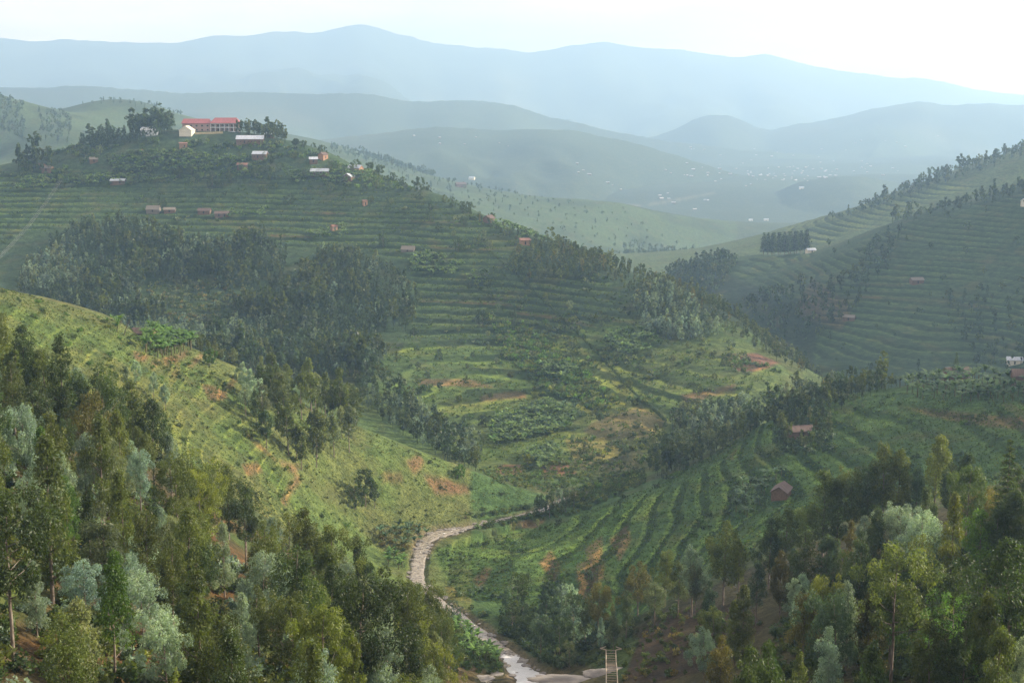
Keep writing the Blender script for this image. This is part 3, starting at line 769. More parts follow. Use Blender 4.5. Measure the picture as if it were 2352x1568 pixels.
POLY_L = [(-260,900),(0,900),(150,1000),(350,1140),(560,1325),(850,1500),(1000,1568),(1030,1760),(1000,2050),(-260,2050)]
for x, y in scatter(POLY_L, 92, 262, 5.9, 9000, 5):
    if len([t for t in THINGS if t['area'] == 'near left wood']) >= 130: break
    pxx, pyy = pix(x, y, H(x, y))
    tpx, tpy = pix(x, y, H(x, y) + 11)
    if tpy > 1530 or tpx < -60: continue
    c = str(rs.choice(cols_l[0], p=cols_l[1])); shp = str(rs.choice(shapes_w[0], p=shapes_w[1]))
    Ht = float(np.clip(rs.normal(13.2, 2.6), 7.5, 18.5)) * (0.75 if c == 'silver blue' else 1.0)
    if y < 108: Ht = min(Ht, 11)
    if pxx < 330 and pyy > 1480: 
        if rs.random() < .25: continue
    eu(x, y, Ht, c, shp, 'near left wood', G_L)
# --- near right wood
TIPS_R = [(1898,1034,16,'olive green','columnar'),(1961,1064,14,'olive green','domed'),(2037,967,17,'olive green','ragged'),(2066,1030,16,'olive green','ovate'),(2154,993,17,'yellow green','columnar'),(2228,1034,15,'dark green','columnar'),
          (2000,1020,14,'dark green','ragged'),(1930,1090,13,'dark green','ovate'),(2110,1075,13,'blue green','ovate'),(2275,1120,12,'rusty gold','domed'),(2240,1130,12,'olive green','domed'),
          (1666,1180,14,'yellow green','ovate'),(1650,1235,11,'olive green','conical'),(1806,1157,15,'olive green','ragged'),(1852,1162,14,'olive green','domed'),(1770,1190,14,'dark green','ovate'),(1957,1189,12,'rusty gold','conical'),(2014,1164,13,'rusty gold','conical'),
          (2193,1125,15,'yellow green','conical'),(2073,1160,13,'silver blue','domed'),(2123,1167,12,'silver blue','domed'),(2116,1224,12,'yellow green','bushy'),(2260,1170,14,'bright green','ovate'),(2330,1120,15,'dark green','ovate'),(2300,1160,14,'dark green','ovate'),
          (1592,1245,13,'silver blue','ragged'),(1796,1260,13,'rusty gold','ovate'),(1887,1320,13,'yellow green','domed'),(1950,1326,13,'silver blue','conical'),(2172,1305,12,'bright green','ragged'),(2052,1333,12,'bright green','ovate'),(1711,1340,13,'olive green','conical'),
          (2000,1350,13,'rusty gold','columnar'),(1908,1435,12,'silver blue','columnar'),(1771,1463,11,'bright green','conical'),(1658,1456,11,'rusty gold','columnar'),(1620,1442,10,'silver blue','domed'),(1838,1490,11,'olive green','conical'),
          (2003,1516,9,'bright green','bushy'),(2281,1354,13,'olive green','columnar'),(1850,1350,12,'rusty gold','ragged'),(1640,1390,10,'olive green','domed'),(1690,1375,11,'olive green','conical'),(2230,1270,14,'dark green','ovate'),(2330,1230,15,'dark green','ovate'),
          (1700,1235,12,'yellow green','columnar'),(1740,1285,12,'blue green','columnar'),(1850,1240,13,'dark green','ragged'),(1900,1220,13,'blue green','columnar'),(1980,1250,13,'dark green','ovate'),(2060,1240,13,'dark green','domed'),(2145,1420,12,'olive green','ovate'),(2220,1440,12,'dark green','domed'),(2345,1060,15,'dark green','ragged'),(2300,1090,14,'olive green','ovate'),(2350,1130,13,'dark green','domed'),(2190,1060,13,'dark green','ovate')]
for px, py, Ht, c, shp in TIPS_R:
    x, y, h = from_top(px, py, Ht, 112, 275)
    eu(x, y, h, c, shp, 'near right wood', G_R)
ROW_R = [(1375,1337,13,'rusty gold','domed'),(1345,1385,10,'olive green','ragged'),(1410,1400,9,'grey green','columnar'),(1467,1288,14,'rusty gold','ovate'),(1440,1355,11,'dark green','columnar'),(1530,1256,14,'olive green','ragged'),(1505,1330,11,'grey green','ragged'),(1560,1290,12,'olive green','ragged'),
         (1600,1290,12,'grey green','ragged'),(1308,1470,7,'grey green','bushy'),(1380,1415,8,'silver blue','conical'),(1630,1330,12,'blue green','columnar')]
for px, py, Ht, c, shp in ROW_R:
    x, y, h = from_top(px, py, Ht, 235, 310)
    eu(x, y, h, c, shp, 'row above the brown cut', G_R)
POLY_R = [(1790,1420),(1850,1345),(2000,1300),(2352,1225),(2560,1225),(2560,2300),(1480,2300),(1500,1740),(1690,1650),(1775,1540)]
cut = [(1420,1470),(1560,1395),(1740,1375),(1765,1440),(1650,1535),(1520,1600),(1420,1600)]
for x, y in scatter(POLY_R, 92, 250, 6.2, 7000, 9):
    if len([t for t in THINGS if t['area'] == 'near right wood']) >= 86: break
    c = str(rs.choice(cols_r[0], p=cols_r[1])); shp = str(rs.choice(shapes_w[0], p=shapes_w[1]))
    Ht = float(np.clip(rs.normal(13.0, 2.3), 8, 18)) * (0.8 if c == 'silver blue' else 1.0)
    tp = pix(x, y, H(x, y) + Ht)
    if in_poly(np.array([tp[0]]), np.array([tp[1]]), cut)[0] or tp[1] > 1545 or tp[0] > 2420: continue
    if y < 105: Ht = min(Ht, 10)
    eu(x, y, Ht, c, shp, 'near right wood', G_R)
# --- grove on the grassy spur
GROVE = [(552,935),(620,905),(700,935),(800,945),(845,1000),(790,1050),(740,1080),(650,1065),(600,1000)]
TIPS_G = [(712,820,17,'olive green','columnar'),(780,842,16,'olive green','ovate'),(660,830,13,'olive green','ovate'),(745,850,14,'olive green','columnar'),(600,815,10,'grey green','ovate'),(570,845,9,'silver blue','domed'),(585,870,10,'silver blue','domed'),(620,840,12,'olive green','conical'),
          (690,855,14,'olive green','ovate'),(815,890,14,'olive green','ovate'),(800,930,14,'grey green','ragged'),(725,930,15,'olive green','ragged'),(765,940,14,'grey green','ragged'),(555,830,9,'silver blue','ovate'),(562,880,9,'silver blue','domed'),(600,880,11,'grey green','ovate'),(640,870,13,'olive green','domed'),(610,935,11,'dark green','ovate'),(690,980,12,'olive green','ovate'),(725,985,11,'olive green','domed'),(660,930,14,'olive green','domed')]
for px, py, Ht, c, shp in TIPS_G:
    x, y, h = from_top(px, py, Ht * 1.15, 400, 512)
    eu(x, y, h, c, shp, 'grove on the grassy spur', G_G, True)
for x, y in scatter(GROVE, 395, 512, 4.6, 6000, 15):
    if len([t for t in THINGS if t['area'] == 'grove on the grassy spur']) >= 40: break
    c = str(rs.choice(['olive green', 'dark green', 'grey green', 'silver blue'], p=[.5, .2, .2, .1])); shp = str(rs.choice(['ovate', 'columnar', 'ragged'], p=[.5, .25, .25]))
    eu(x, y, float(rs.uniform(11, 16)), c, shp, 'grove on the grassy spur', G_G, True)
for px, py, Ht, c, shp, ar in [(838,1075,13,'dark green','domed','grassy slope below the grove'),(815,1095,11,'dark green','bushy','grassy slope below the grove'),(860,1100,10,'dark green','ovate','grassy slope below the grove'),
        (350,852,8,'silver blue','ovate','terraces below the banana hut'),(378,878,8,'silver blue','ovate','terraces below the banana hut'),(288,838,8,'grey green','ragged','terraces below the banana hut'),(310,826,8,'silver blue','ovate','terraces below the banana hut'),
        (1262,1125,10,'dark green','ovate','bend of the stream'),(1285,1118,9,'silver blue','ovate','bend of the stream'),(1240,1135,8,'dark green','domed','bend of the stream'),(1235,1190,4,'grey green','ragged','bend of the stream'),(1180,1195,5,'grey green','ragged','bend of the stream'),(1275,1135,8,'dark green','bushy','bend of the stream'),(1300,1120,9,'blue green','ovate','bend of the stream'),(1318,1125,7,'olive green','domed','bend of the stream'),(1248,1150,5,'dark green','bushy','bend of the stream'),(985,1345,9,'dark green','conical','near bank of the stream'),(1000,1362,8,'olive green','ovate','near bank of the stream'),(1028,1382,7,'blue green','bushy','near bank of the stream'),(1050,1378,6,'blue green','bushy','near bank of the stream'),(1012,1398,8,'dark green','domed','near bank of the stream'),(970,1372,9,'olive green','domed','near bank of the stream')]:
    x, y, h = from_top(px, py, Ht, 325, 388 if ar.startswith('near bank') else 520)
    eu(x, y, h, c, shp, ar, G_G if 'stream' not in ar else G_S, True)
# --- dark trees at the foot of the right spur, beside the stream
FOOT = [(1150,1425),(1210,1395),(1290,1380),(1360,1420),(1350,1480),(1280,1530),(1215,1540),(1190,1490)]
for x, y in scatter(FOOT, 300, 385, 3.6, 5000, 16):
    if len([t for t in THINGS if t['area'] == 'foot of the right spur']) >= 26: break
    c = str(rs.choice(['dark green', 'blue green', 'olive green', 'silver blue'], p=[.45, .35, .1, .1])); shp = str(rs.choice(['ovate', 'columnar', 'bushy', 'domed'], p=[.35, .2, .25, .2]))
    eu(x, y, float(rs.uniform(6.5, 12)), c, shp, 'foot of the right spur', G_S, True)

# ---------------------------------------------------------------- other trees that stand alone
def lone(kind, key, tips, Ht, ymin, ymax, colour, area, group, cat='tree', wide=1.0):
    for t in tips:
        px, py = t[:2]; h = t[2] if len(t) > 2 else Ht
        x, y, hh = from_top(px, py, h, ymin, ymax)
        plant(kind, (key, int(rs.integers(0, 3 if key == 'cypress' else 2 if key == 'pine' else 4))), x, y, hh, colour, area, group, cat, wide)
lone('pine_tree', 'pine', [(2322,1005,15)], 15, 150, 230, 'dark green', 'near right wood', 'pines')
lone('pine_tree', 'pine', [(35,800,15)], 15, 150, 250, 'olive green', 'near left wood', 'pines')
lone('pine_tree', 'pine', [(2198,808,9)], 9, 470, 520, 'dark green', 'crest of the right spur', 'pines', wide=1.1)
CYP = [(1758 + 7.6 * i + (i * 37 % 5) - 2, 517 - 0.55 * i + (i * 53 % 7) - 3) for i in range(14)]
lone('cypress_tree', 'cypress', CYP, 16, 1200, 1300, 'dark green', 'shoulder of the hazy right hill', 'row of dark cypresses', wide=1.35)
BROAD = [(487,392,13),(667,443,9),(1053,545,10),(960,405,11),(985,425,7),(1075,462,9),(1108,708,11),(600,425,7),(412,345+40,8),(440,378,9),(455,395,8),(375,455,7),(820,365,9),(850,372,8),(872,375,8),(680,318,8),(697,322,8),(720,328,7),(738,332,8),(900,395,7),(925,405,7),(880,532,10),
         (1178,712,7),(1080,640,6),(1040,452,7),(1020,447,7),(1130,488,6),(770,372,6),(645,372,7),(620,395,7),(700,385,7),(585,385,8),(530,400,7),(345,375,8),(250,350,8),(215,345,8),(300,345,7),(170,395,7),(140,410,8)]
lone('broadleaf_tree', 'broad', BROAD, 8, 620, 1160, 'dark green', 'big terraced hill', 'round trees scattered over the big hill')
for x, y in scatter([(200,350),(600,350),(760,380),(960,440),(1100,500),(1200,560),(1150,600),(900,480),(560,420),(200,430),(60,400)], 900, 1150, 15, 3000, 31)[:70]:
    plant('broadleaf_tree', ('broad', int(rs.integers(0, 4))), x, y, float(rs.uniform(3.5, 7.5)), str(rs.choice(['dark green', 'grey green', 'blue green', 'olive green'])), 'big terraced hill', 'round trees scattered over the big hill', 'tree')
for x, y in scatter([(930,600),(1100,560),(1250,640),(1480,720),(1640,800),(1760,860),(1650,930),(1480,1060),(1330,1050),(1100,1000),(930,920),(900,800),(980,700)], 550, 960, 17, 5000, 32)[:75]:
    plant('broadleaf_tree', ('broad', int(rs.integers(0, 4))), x, y, float(rs.uniform(2.8, 6.0)), str(rs.choice(['dark green', 'grey green', 'blue green', 'olive green'])), 'big terraced hill', 'round trees scattered over the big hill', 'tree')
lone('broadleaf_tree', 'broad', [(480,800,6),(820,1400,4),(1060,1065,5),(1050,1075,4)], 5, 330, 510, 'bright green', 'grassy spur', 'round trees on the grassy spur')
lone('broadleaf_tree', 'broad', [(1212,1042,6)], 6, 520, 580, 'yellow green', 'foot of the big hill', 'round trees scattered over the big hill')

# ---------------------------------------------------------------- banana plants
def bananas(spots, area, hmin=3.4, hmax=5.2, colour='bright green'):
    for x, y in spots:
        plant('banana_plant', ('banana', int(rs.integers(0, 4))), x, y, float(rs.uniform(hmin, hmax)), colour, area, 'banana plants ' + area, 'banana plant', names=('stem', 'leaves'))
TINT['banana green'] = (0.085, 0.165, 0.042); TINT['banana blue'] = (0.060, 0.105, 0.058)
bananas(scatter([(330,790),(350,770),(385,760),(430,770),(450,800),(420,818),(375,825),(335,815)], 400, 478, 1.7, 6000, 41)[:60], 'beside the brown hut on the grassy spur', 4.6, 6.6, 'banana green')
bananas(scatter([(250,745),(280,740),(290,765),(270,775)], 420, 470, 2.4, 3000, 42)[:7], 'left of the brown hut', 3, 4.2, 'banana green')
bananas(scatter([(870,1225),(930,1215),(985,1225),(975,1245),(930,1258),(880,1255)], 380, 460, 2.3, 4000, 43)[:24], 'on the bank beside the stream bend', 2.8, 4.2, 'banana blue')
bananas(scatter([(880,1275),(930,1290),(925,1315),(890,1300)], 370, 440, 2.4, 4000, 44)[:9], 'by the stream above the left wood', 2.8, 4.0, 'banana green')
bananas(scatter([(1012,1440),(1060,1432),(1100,1480),(1150,1520),(1130,1535),(1070,1510),(1015,1475)], 270, 375, 2.2, 5000, 45)[:44], 'on the low bank near the cascade', 2.6, 4.2, 'banana green')
bananas(scatter([(2060,885),(2150,868),(2352,872),(2420,875),(2420,900),(2352,925),(2200,925),(2080,920)], 425, 500, 2.7, 9000, 46)[:115], 'on top of the right spur', 3.8, 6.0, 'banana blue')
bananas(scatter([(1690,1120),(1750,1085),(1800,1090),(1770,1110),(1755,1150),(1720,1190),(1690,1180)], 370, 430, 2.6, 5000, 47)[:26], 'around the hut on the right spur', 2.8, 4.4, 'banana blue')

# ---------------------------------------------------------------- far woods and undergrowth: too many to count
def cloud(protos, spots, name, mat, label, smooth=False):
    """one mesh of many plants; spots rows: x, y, height, r, g, b"""
    rng = np.random.default_rng(77)
    Vs, Fs, Ts, Cs, off = [], [], [], [], 0
    for s in spots:
        V, F, t, H0 = protos[int(rng.integers(0, len(protos)))]
        a = rng.uniform(0, 6.283); k = s[2] / H0; w = k * rng.uniform(.85, 1.2)
        ca, sa = math.cos(a), math.sin(a)
        W = np.c_[(V[:, 0] * ca - V[:, 1] * sa) * w + s[0], (V[:, 0] * sa + V[:, 1] * ca) * w + s[1], V[:, 2] * k + s[6]]
        Vs.append(W.astype(np.float32)); Fs.append(F + off); off += len(V)
        Ts.append(t.astype(np.float32)); Cs.append(np.tile(np.array([s[3], s[4], s[5], 1], np.float32), (len(V), 1)))
    me = mesh_from(name, np.concatenate(Vs), np.concatenate(Fs), (mat,), {'tone': ('POINT', 'FLOAT', np.concatenate(Ts)), 'tint': ('POINT', 'FLOAT_COLOR', np.concatenate(Cs))}, smooth)
    return tag(link(name, me), label, kind='stuff')
def low_tree(shape, seed, n, L, W, Ht=10.0, nc=20):
    (tv, tf), (V, F, t) = eucalyptus(shape, seed, Ht, n, L, W, nc, 3, limbs=False)
    tv2, tf2 = tube([[0, 0, -.5], [0, 0, Ht * .8]], [.14, .04], 3)
    return np.concatenate([V, tv2]), np.concatenate([F, tf2 + len(V)]), np.concatenate([t, np.full(len(tv2), 0.1)]), Ht
LOW6 = [low_tree(s, 800 + i, 420, .75, .42) for i, s in enumerate(('ovate', 'columnar', 'domed', 'ovate', 'conical'))]
LOW9 = [low_tree(s, 820 + i, 230, 1.05, .62, nc=16) for i, s in enumerate(('ovate', 'columnar', 'domed', 'ovate', 'conical', 'bushy'))]
LOW13 = [low_tree(s, 840 + i, 110, 1.6, 1.0, nc=12) for i, s in enumerate(('ovate', 'domed', 'bushy', 'conical'))]
def rows(spots, hmin, hmax, cols, w, seed):
    rng = np.random.default_rng(seed)
    o = []
    for x, y in spots:
        c = vary(TINT[str(rng.choice(cols, p=w))], rng)
        k = 0.8
        big_ = 1.0 + 0.45 * (rng.random() < .10) - .25 * (rng.random() < .2)
        o.append((x, y, float(rng.uniform(hmin, hmax)) * big_, c[0] * k, c[1] * k, c[2] * k, float(H(x, y))))
    return o
PAL_W = (['dark green', 'blue green', 'olive green', 'grey green', 'silver blue'], [.46, .30, .12, .08, .04])
PAL_S = (['silver blue', 'grey green', 'blue green'], [.6, .25, .15])
PAL_O = (['olive green', 'dark green', 'grey green', 'rusty gold'], [.5, .3, .15, .05])
far_rows6, far_rows9, far_rows13 = [], [], []
# the dark wood in the hollow of the big hill
wood = scatter(WOOD_M, 640, 1010, 3.5, 45000, 51)
wx = np.array(wood); wpx, wpy = pix(wx[:, 0], wx[:, 1], H(wx[:, 0], wx[:, 1]))
jw = 22 * fbm(wx[:, 0] / 25, wx[:, 1] / 40, 2, 17)
incl = in_poly(wpx + 2 * jw, wpy + jw, CLEARING)
keepw = ~incl | (np.random.default_rng(3).random(len(wx)) < .10)
nz_ = fbm(wx[:, 0] / 38, wx[:, 1] / 60, 3, 27); nh_ = fbm(wx[:, 0] / 30, wx[:, 1] / 45, 2, 28); edge_ = fbm(wx[:, 0] / 14, wx[:, 1] / 22, 2, 29)
keepw &= (edge_ > -.34) & (fbm(wx[:, 0] / 34, wx[:, 1] / 70, 2, 129) > -.27)
A_ = keepw & ~incl
far_rows9 += rows(wx[A_ & (nz_ < .12) & (nh_ < .1)], 6, 11, *PAL_W, 52) + rows(wx[A_ & (nz_ < .12) & (nh_ >= .1)], 9, 16, ['olive green', 'dark green', 'blue green'], [.45, .35, .2], 252) + rows(wx[A_ & (nz_ >= .12)], 5, 8.5, ['silver blue', 'grey green', 'blue green'], [.4, .3, .3], 253) + rows(wx[keepw & incl], 2.0, 4.5, *PAL_S, 53)
far_rows9 += rows(scatter([(365,575),(560,575),(560,600),(380,610)], 800, 1010, 3.6, 9000, 54), 5, 8, *PAL_S, 55)
far_rows9 += rows(scatter([(55,640),(120,590),(200,650),(180,690),(60,680)], 750, 1010, 4.0, 9000, 56), 5, 8, *PAL_S, 57)
# along the bottom of that hollow, behind the grassy spur
far_rows6 += rows(scatter([(820,880),(870,870),(960,950),(1060,1010),(1100,1060),(1095,1085),(1020,1060),(900,985),(820,930)], 500, 720, 4.0, 12000, 58), 6, 11, ['dark green', 'olive green', 'silver blue', 'blue green'], [.35, .25, .2, .2], 59)
far_rows6 += rows(scatter([(940,930),(1010,985),(1060,1010),(1040,1020),(950,975)], 520, 720, 3.0, 9000, 60), 6, 9, *PAL_S, 61)
far_rows6 += rows(scatter([(430,785),(500,800),(580,835),(570,850),(500,830),(440,805)], 430, 520, 3.2, 6000, 62), 4, 7, ['grey green', 'silver blue', 'olive green'], [.4, .3, .3], 63)
# woods on the right part of the big hill and along its edge
far_rows9 += rows(scatter([(1170,600),(1230,565),(1310,570),(1420,620),(1330,648),(1180,648)], 780, 960, 4.4, 9000, 64), 6, 10.5, *PAL_O, 65)
far_rows9 += rows(scatter([(1455,700),(1520,660),(1600,715),(1650,775),(1560,790),(1480,770)], 700, 880, 3.0, 9000, 66), 6, 9.5, *PAL_S, 67)
far_rows9 += rows(scatter([(1395,640),(1410,612),(1560,665),(1720,745),(1890,878),(1820,850),(1700,785),(1560,710),(1430,665)], 680, 900, 4.6, 15000, 68), 4.5, 9, *PAL_O, 69)
far_rows9 += rows(scatter([(1100,505),(1210,545),(1400,610),(1390,622),(1200,560),(1100,520)], 850, 1000, 5.0, 12000, 70), 3, 7, *PAL_O, 71)
# wood between the big hill and the right spur
far_rows6 += rows(scatter([(1490,1085),(1500,1040),(1560,965),(1700,930),(1880,900),(1960,880),(2040,890),(1960,925),(1860,960),(1760,980),(1650,1050),(1540,1105)], 480, 740, 4.4, 20000, 72), 6, 11, ['dark green', 'blue green', 'olive green', 'grey green'], [.35, .25, .25, .15], 73)
far_rows6 += rows(scatter([(1580,1000),(1620,960),(1720,955),(1720,990),(1640,1020)], 480, 740, 3.0, 9000, 74), 7, 10, *PAL_S, 75)
far_rows6 += rows(scatter([(1880,910),(1980,880),(2100,872),(2020,905),(1900,960)], 470, 510, 4.0, 9000, 76), 4, 8, *PAL_O, 77)
far_rows6 += rows(scatter([(1775,975),(1815,955),(1880,945),(1910,1000),(1880,1040),(1800,1035)], 400, 510, 4.2, 9000, 99), 5, 8, *PAL_O, 199)
# round the school and on the left shoulder
far_rows9 += rows(scatter([(185,335),(240,322),(330,318),(390,314),(320,330),(210,345)], 1090, 1200, 4.0, 9000, 78), 8, 13, ['dark green', 'blue green'], [.6, .4], 79)
far_rows9 += rows(scatter([(300,306),(415,300),(415,308),(310,314)], 1120, 1200, 3.8, 12000, 80), 13, 19, ['dark green', 'blue green'], [.7, .3], 81)
far_rows9 += rows(scatter([(540,306),(640,310),(660,330),(600,322),(545,312)], 1080, 1160, 4.2, 12000, 82), 9, 13, ['dark green', 'olive green'], [.6, .4], 83)
far_rows9 += rows(scatter([(35,385),(140,375),(150,395),(60,400)], 1060, 1150, 5.0, 9000, 84), 14, 21, ['dark green', 'olive green'], [.6, .4], 85)
# hazy hills: right, beyond, and the knolls on the left
for poly, y0, y1, spc, hh, sd in (([(1530,630),(1650,600),(1700,610),(1640,680),(1580,680)], 900, 1330, 5.0, (8, 14), 86), ([(1540,640),(1640,690),(1760,800),(1870,870),(1850,880),(1700,770)], 820, 1300, 5.0, (5, 10), 87),
        ([(1700,700),(1960,640),(2010,560),(2080,520),(2030,620),(1960,720),(1860,790),(1780,780)], 850, 1300, 7.0, (7, 13), 88), ([(2030,520),(2170,480),(2352,435),(2450,430),(2450,455),(2352,455),(2170,495)], 1130, 1280, 7.5, (6, 13), 89),
        ([(1900,512),(1990,475),(2170,405),(2352,345),(2480,330),(2480,352),(2352,362),(2170,425),(2000,490)], 1550, 1800, 8.5, (8, 17), 90), ([(2150,700),(2352,660),(2450,700),(2450,870),(2250,860),(2200,780)], 820, 1100, 9, (5, 10), 91),
        ([(1900,570),(2352,440),(2450,440),(2450,870),(1900,860),(1850,760)], 820, 1250, 27, (4, 9), 92), ([(0,225),(60,250),(100,275),(60,330),(0,300)], 1900, 2600, 11, (9, 15), 93),
        ([(90,262),(140,262),(200,300),(170,335),(100,330)], 1900, 2800, 13, (8, 13), 94), ([(190,242),(260,230),(350,242),(440,275),(380,262),(260,240)], 2300, 2750, 16, (6, 11), 95), ([(760,340),(1000,410),(1250,460),(1430,480),(1600,590),(1450,600),(1250,520),(1000,450)], 1900, 3050, 24, (5, 10), 96),
        ([(1430,560),(1600,580),(1540,640),(1440,620)], 1900, 2500, 13, (7, 11), 97), ([(760,335),(900,372),(1000,402),(980,415),(880,390),(760,350)], 2600, 3100, 13, (8, 12), 98)):
    far_rows13 += rows(scatter(poly, y0, y1, spc, 14000, sd), *hh, ['dark green', 'blue green', 'olive green'], [.5, .3, .2], sd + 100)
def cloud_sets(sets, name, mat, label):
    P, rowsL = [], []
    rng = np.random.default_rng(78)
    Vs, Fs, Ts, Cs, off = [], [], [], [], 0
    for protos, spots in sets:
        for s in spots:
            V, F, t, H0 = protos[int(rng.integers(0, len(protos)))]
            a = rng.uniform(0, 6.283); k = s[2] / H0; w = k * rng.uniform(.85, 1.2)
            ca, sa = math.cos(a), math.sin(a)
            Vs.append(np.c_[(V[:, 0] * ca - V[:, 1] * sa) * w + s[0], (V[:, 0] * sa + V[:, 1] * ca) * w + s[1], V[:, 2] * k + s[6]].astype(np.float32))
            Fs.append(F + off); off += len(V); Ts.append(t.astype(np.float32)); Cs.append(np.tile(np.array([s[3], s[4], s[5], 1], np.float32), (len(V), 1)))
    me = mesh_from(name, np.concatenate(Vs), np.concatenate(Fs), (mat,), {'tone': ('POINT', 'FLOAT', np.concatenate(Ts)), 'tint': ('POINT', 'FLOAT_COLOR', np.concatenate(Cs))})
    return tag(link(name, me), label, kind='stuff')
cloud_sets(((LOW6, far_rows6), (LOW9, far_rows9), (LOW13, far_rows13)), 'distant_woods', M_LEAF_FAR, 'dark eucalyptus woods covering the hollows and crests of the hazy hills')

# undergrowth: shrubs, hedges on the terrace edges, crop tufts
def tuft(seed, n=14, Hh=1.0):
    rng = np.random.default_rng(seed)
    a = rng.uniform(0, 6.283, n)
    ax = unit(np.c_[np.cos(a) * .7, np.sin(a) * .7, rng.uniform(.4, 1.4, n)])
    V, F = leaf_quads(ax * .5 * Hh * rng.uniform(.6, 1, n)[:, None], ax, Hh, .26 * Hh, rng)
    return V, F, np.repeat(rng.uniform(0, 1, n), 4), Hh
def bushlet(seed, n=46):
    V, F, t = shrub(seed, 1.0, n, .62, .42)
    return V, F, t, 1.4
TUFT = [tuft(i) for i in range(5)]; BUSHL = [bushlet(20 + i) for i in range(5)]; SHR = [(lambda s: (s[0], s[1], s[2], 1.4))(shrub(30 + i, 1.0, 150, .36, .22)) for i in range(4)]
rg = np.random.default_rng(99)
def veg(poly, y0, y1, n, hmin, hmax, cols, w, seed, edge=None, clump=0.0):
    """random plants in a patch; edge=(lo, hi): only on that part of each terrace step"""
    rng = np.random.default_rng(seed)
    pxs = [p[0] for p in poly]
    y = np.sqrt(rng.uniform(y0 ** 2, y1 ** 2, n)); x = rng.uniform((min(pxs) - CX) / FPX * 1.06 - .01, (max(pxs) - CX) / FPX * 1.06 + .01, n) * y
    z = H(x, y); px, py = pix(x, y, z)
    m = in_poly(px, py, poly)
    if clump: m &= fbm(x / 16, y / 16, 2, seed) > clump
    c = np.interp(x / y, T, np.arange(NT)).astype(int); r = np.interp(np.log(y), LYR, np.arange(NY)).astype(int)
    m &= SDIST[r, c] > 2.0
    if edge:
        fq = QQ[r, c] % 1; m &= (fq > edge[0]) & (fq < edge[1])
    out_ = []
    for a, bb, zz_ in zip(x[m], y[m], z[m]):
        cc = vary(TINT[str(rng.choice(cols, p=w))], rng, .22)
        out_.append((a, bb, float(rng.uniform(hmin, hmax)), cc[0], cc[1], cc[2], float(zz_)))
    return out_
TINT['grass'] = (0.090, 0.115, 0.030); TINT['dry grass'] = (0.130, 0.112, 0.045); TINT['crop'] = (0.055, 0.105, 0.028); TINT['maize'] = (0.085, 0.125, 0.032)
ALLB = [(-150,600),(0,660),(280,740),(440,800),(700,930),(1000,1055),(1230,1138),(1150,1190),(1000,1220),(850,1260),(650,1250),(300,1100),(-150,950)]
ALLS = [(1000,1260),(1300,1195),(1500,1115),(1750,975),(1900,915),(2352,885),(2500,885),(2500,1080),(1800,1330),(1350,1420),(1250,1400),(1040,1370)]
tufts = veg(ALLB, 340, 500, 24000, .2, .45, ['grass', 'crop', 'dry grass'], [.5, .3, .2], 201)
tufts += veg(ALLS, 330, 500, 24000, .25, .6, ['crop', 'maize', 'grass'], [.6, .2, .2], 202)
tufts += veg(M_TERR, 530, 1180, 60000, .6, 1.2, ['crop', 'maize', 'grass'], [.5, .25, .25], 203, (.02, .5))
bus = veg(ALLB, 340, 500, 1500, .5, 1.3, ['grass', 'dark green', 'crop', 'grey green'], [.4, .25, .25, .1], 204, None, .2)
bus += veg(ALLB, 340, 500, 7000, .3, .8, ['dark green', 'crop', 'grass'], [.35, .35, .3], 205, (.68, .92))
bus += veg(ALLS, 330, 500, 6000, .4, .9, ['dark green', 'crop'], [.6, .4], 206, (.66, .95))
bus += veg(ALLS, 330, 500, 1500, .7, 2.0, ['dark green', 'blue green', 'crop'], [.4, .3, .3], 207, None, .2)
bus += veg(M_TERR, 530, 1180, 17000, .6, 1.4, ['dark green', 'crop', 'grey green'], [.5, .35, .15], 208, (.70, .95))
bus += veg(M_TERR, 530, 1180, 5000, 1.2, 3.0, ['dark green', 'blue green', 'crop', 'grey green'], [.4, .2, .25, .15], 209, None, .3)
bus += veg([(60,350),(300,320),(640,330),(760,360),(960,440),(800,430),(560,410),(200,430),(40,410)], 980, 1160, 6000, 1.5, 3.4, ['dark green', 'blue green', 'crop', 'grey green', 'maize'], [.2, .12, .34, .14, .2], 210, None, -.05)
bus += veg([(1050,540),(1200,560),(1400,640),(1560,720),(1760,840),(1860,880),(1700,900),(1480,1060),(1250,1080),(1150,850)], 540, 960, 7000, 1.0, 2.6, ['dark green', 'crop', 'grass', 'grey green'], [.35, .25, .25, .15], 211, None, .12)
bus += veg([(1120,720),(1200,740),(1330,840),(1420,920),(1380,960),(1260,900),(1160,820)], 600, 860, 3000, 1.2, 2.8, ['crop', 'grass', 'bright green'], [.4, .3, .3], 212)
bus += veg([(a, c) for a, c in CLEARING], 740, 960, 2600, .8, 2.2, ['dark green', 'grey green', 'olive green', 'dry grass'], [.35, .3, .2, .15], 233)
bus += veg([(1780,960),(1890,940),(1920,1040),(1780,1050)], 400, 500, 700, .8, 2.2, ['dark green', 'blue green'], [.6, .4], 234)
shr = veg([(-300,900),(0,900),(350,1140),(560,1325),(850,1500),(1010,1568),(1010,2100),(-300,2100)], 92, 262, 2600, .7, 2.4, ['dark green', 'olive green', 'silver blue', 'yellow green'], [.35, .3, .2, .15], 213)
shr += veg(POLY_R, 92, 250, 2000, .7, 2.2, ['dark green', 'olive green', 'blue green'], [.5, .3, .2], 214)
shr += veg([(1290,1490),(1420,1430),(1560,1390),(1650,1380),(1560,1400),(1430,1475),(1400,1530),(1330,1530)], 230, 320, 700, .5, 1.4, ['dark green', 'olive green', 'grey green'], [.5, .3, .2], 215)
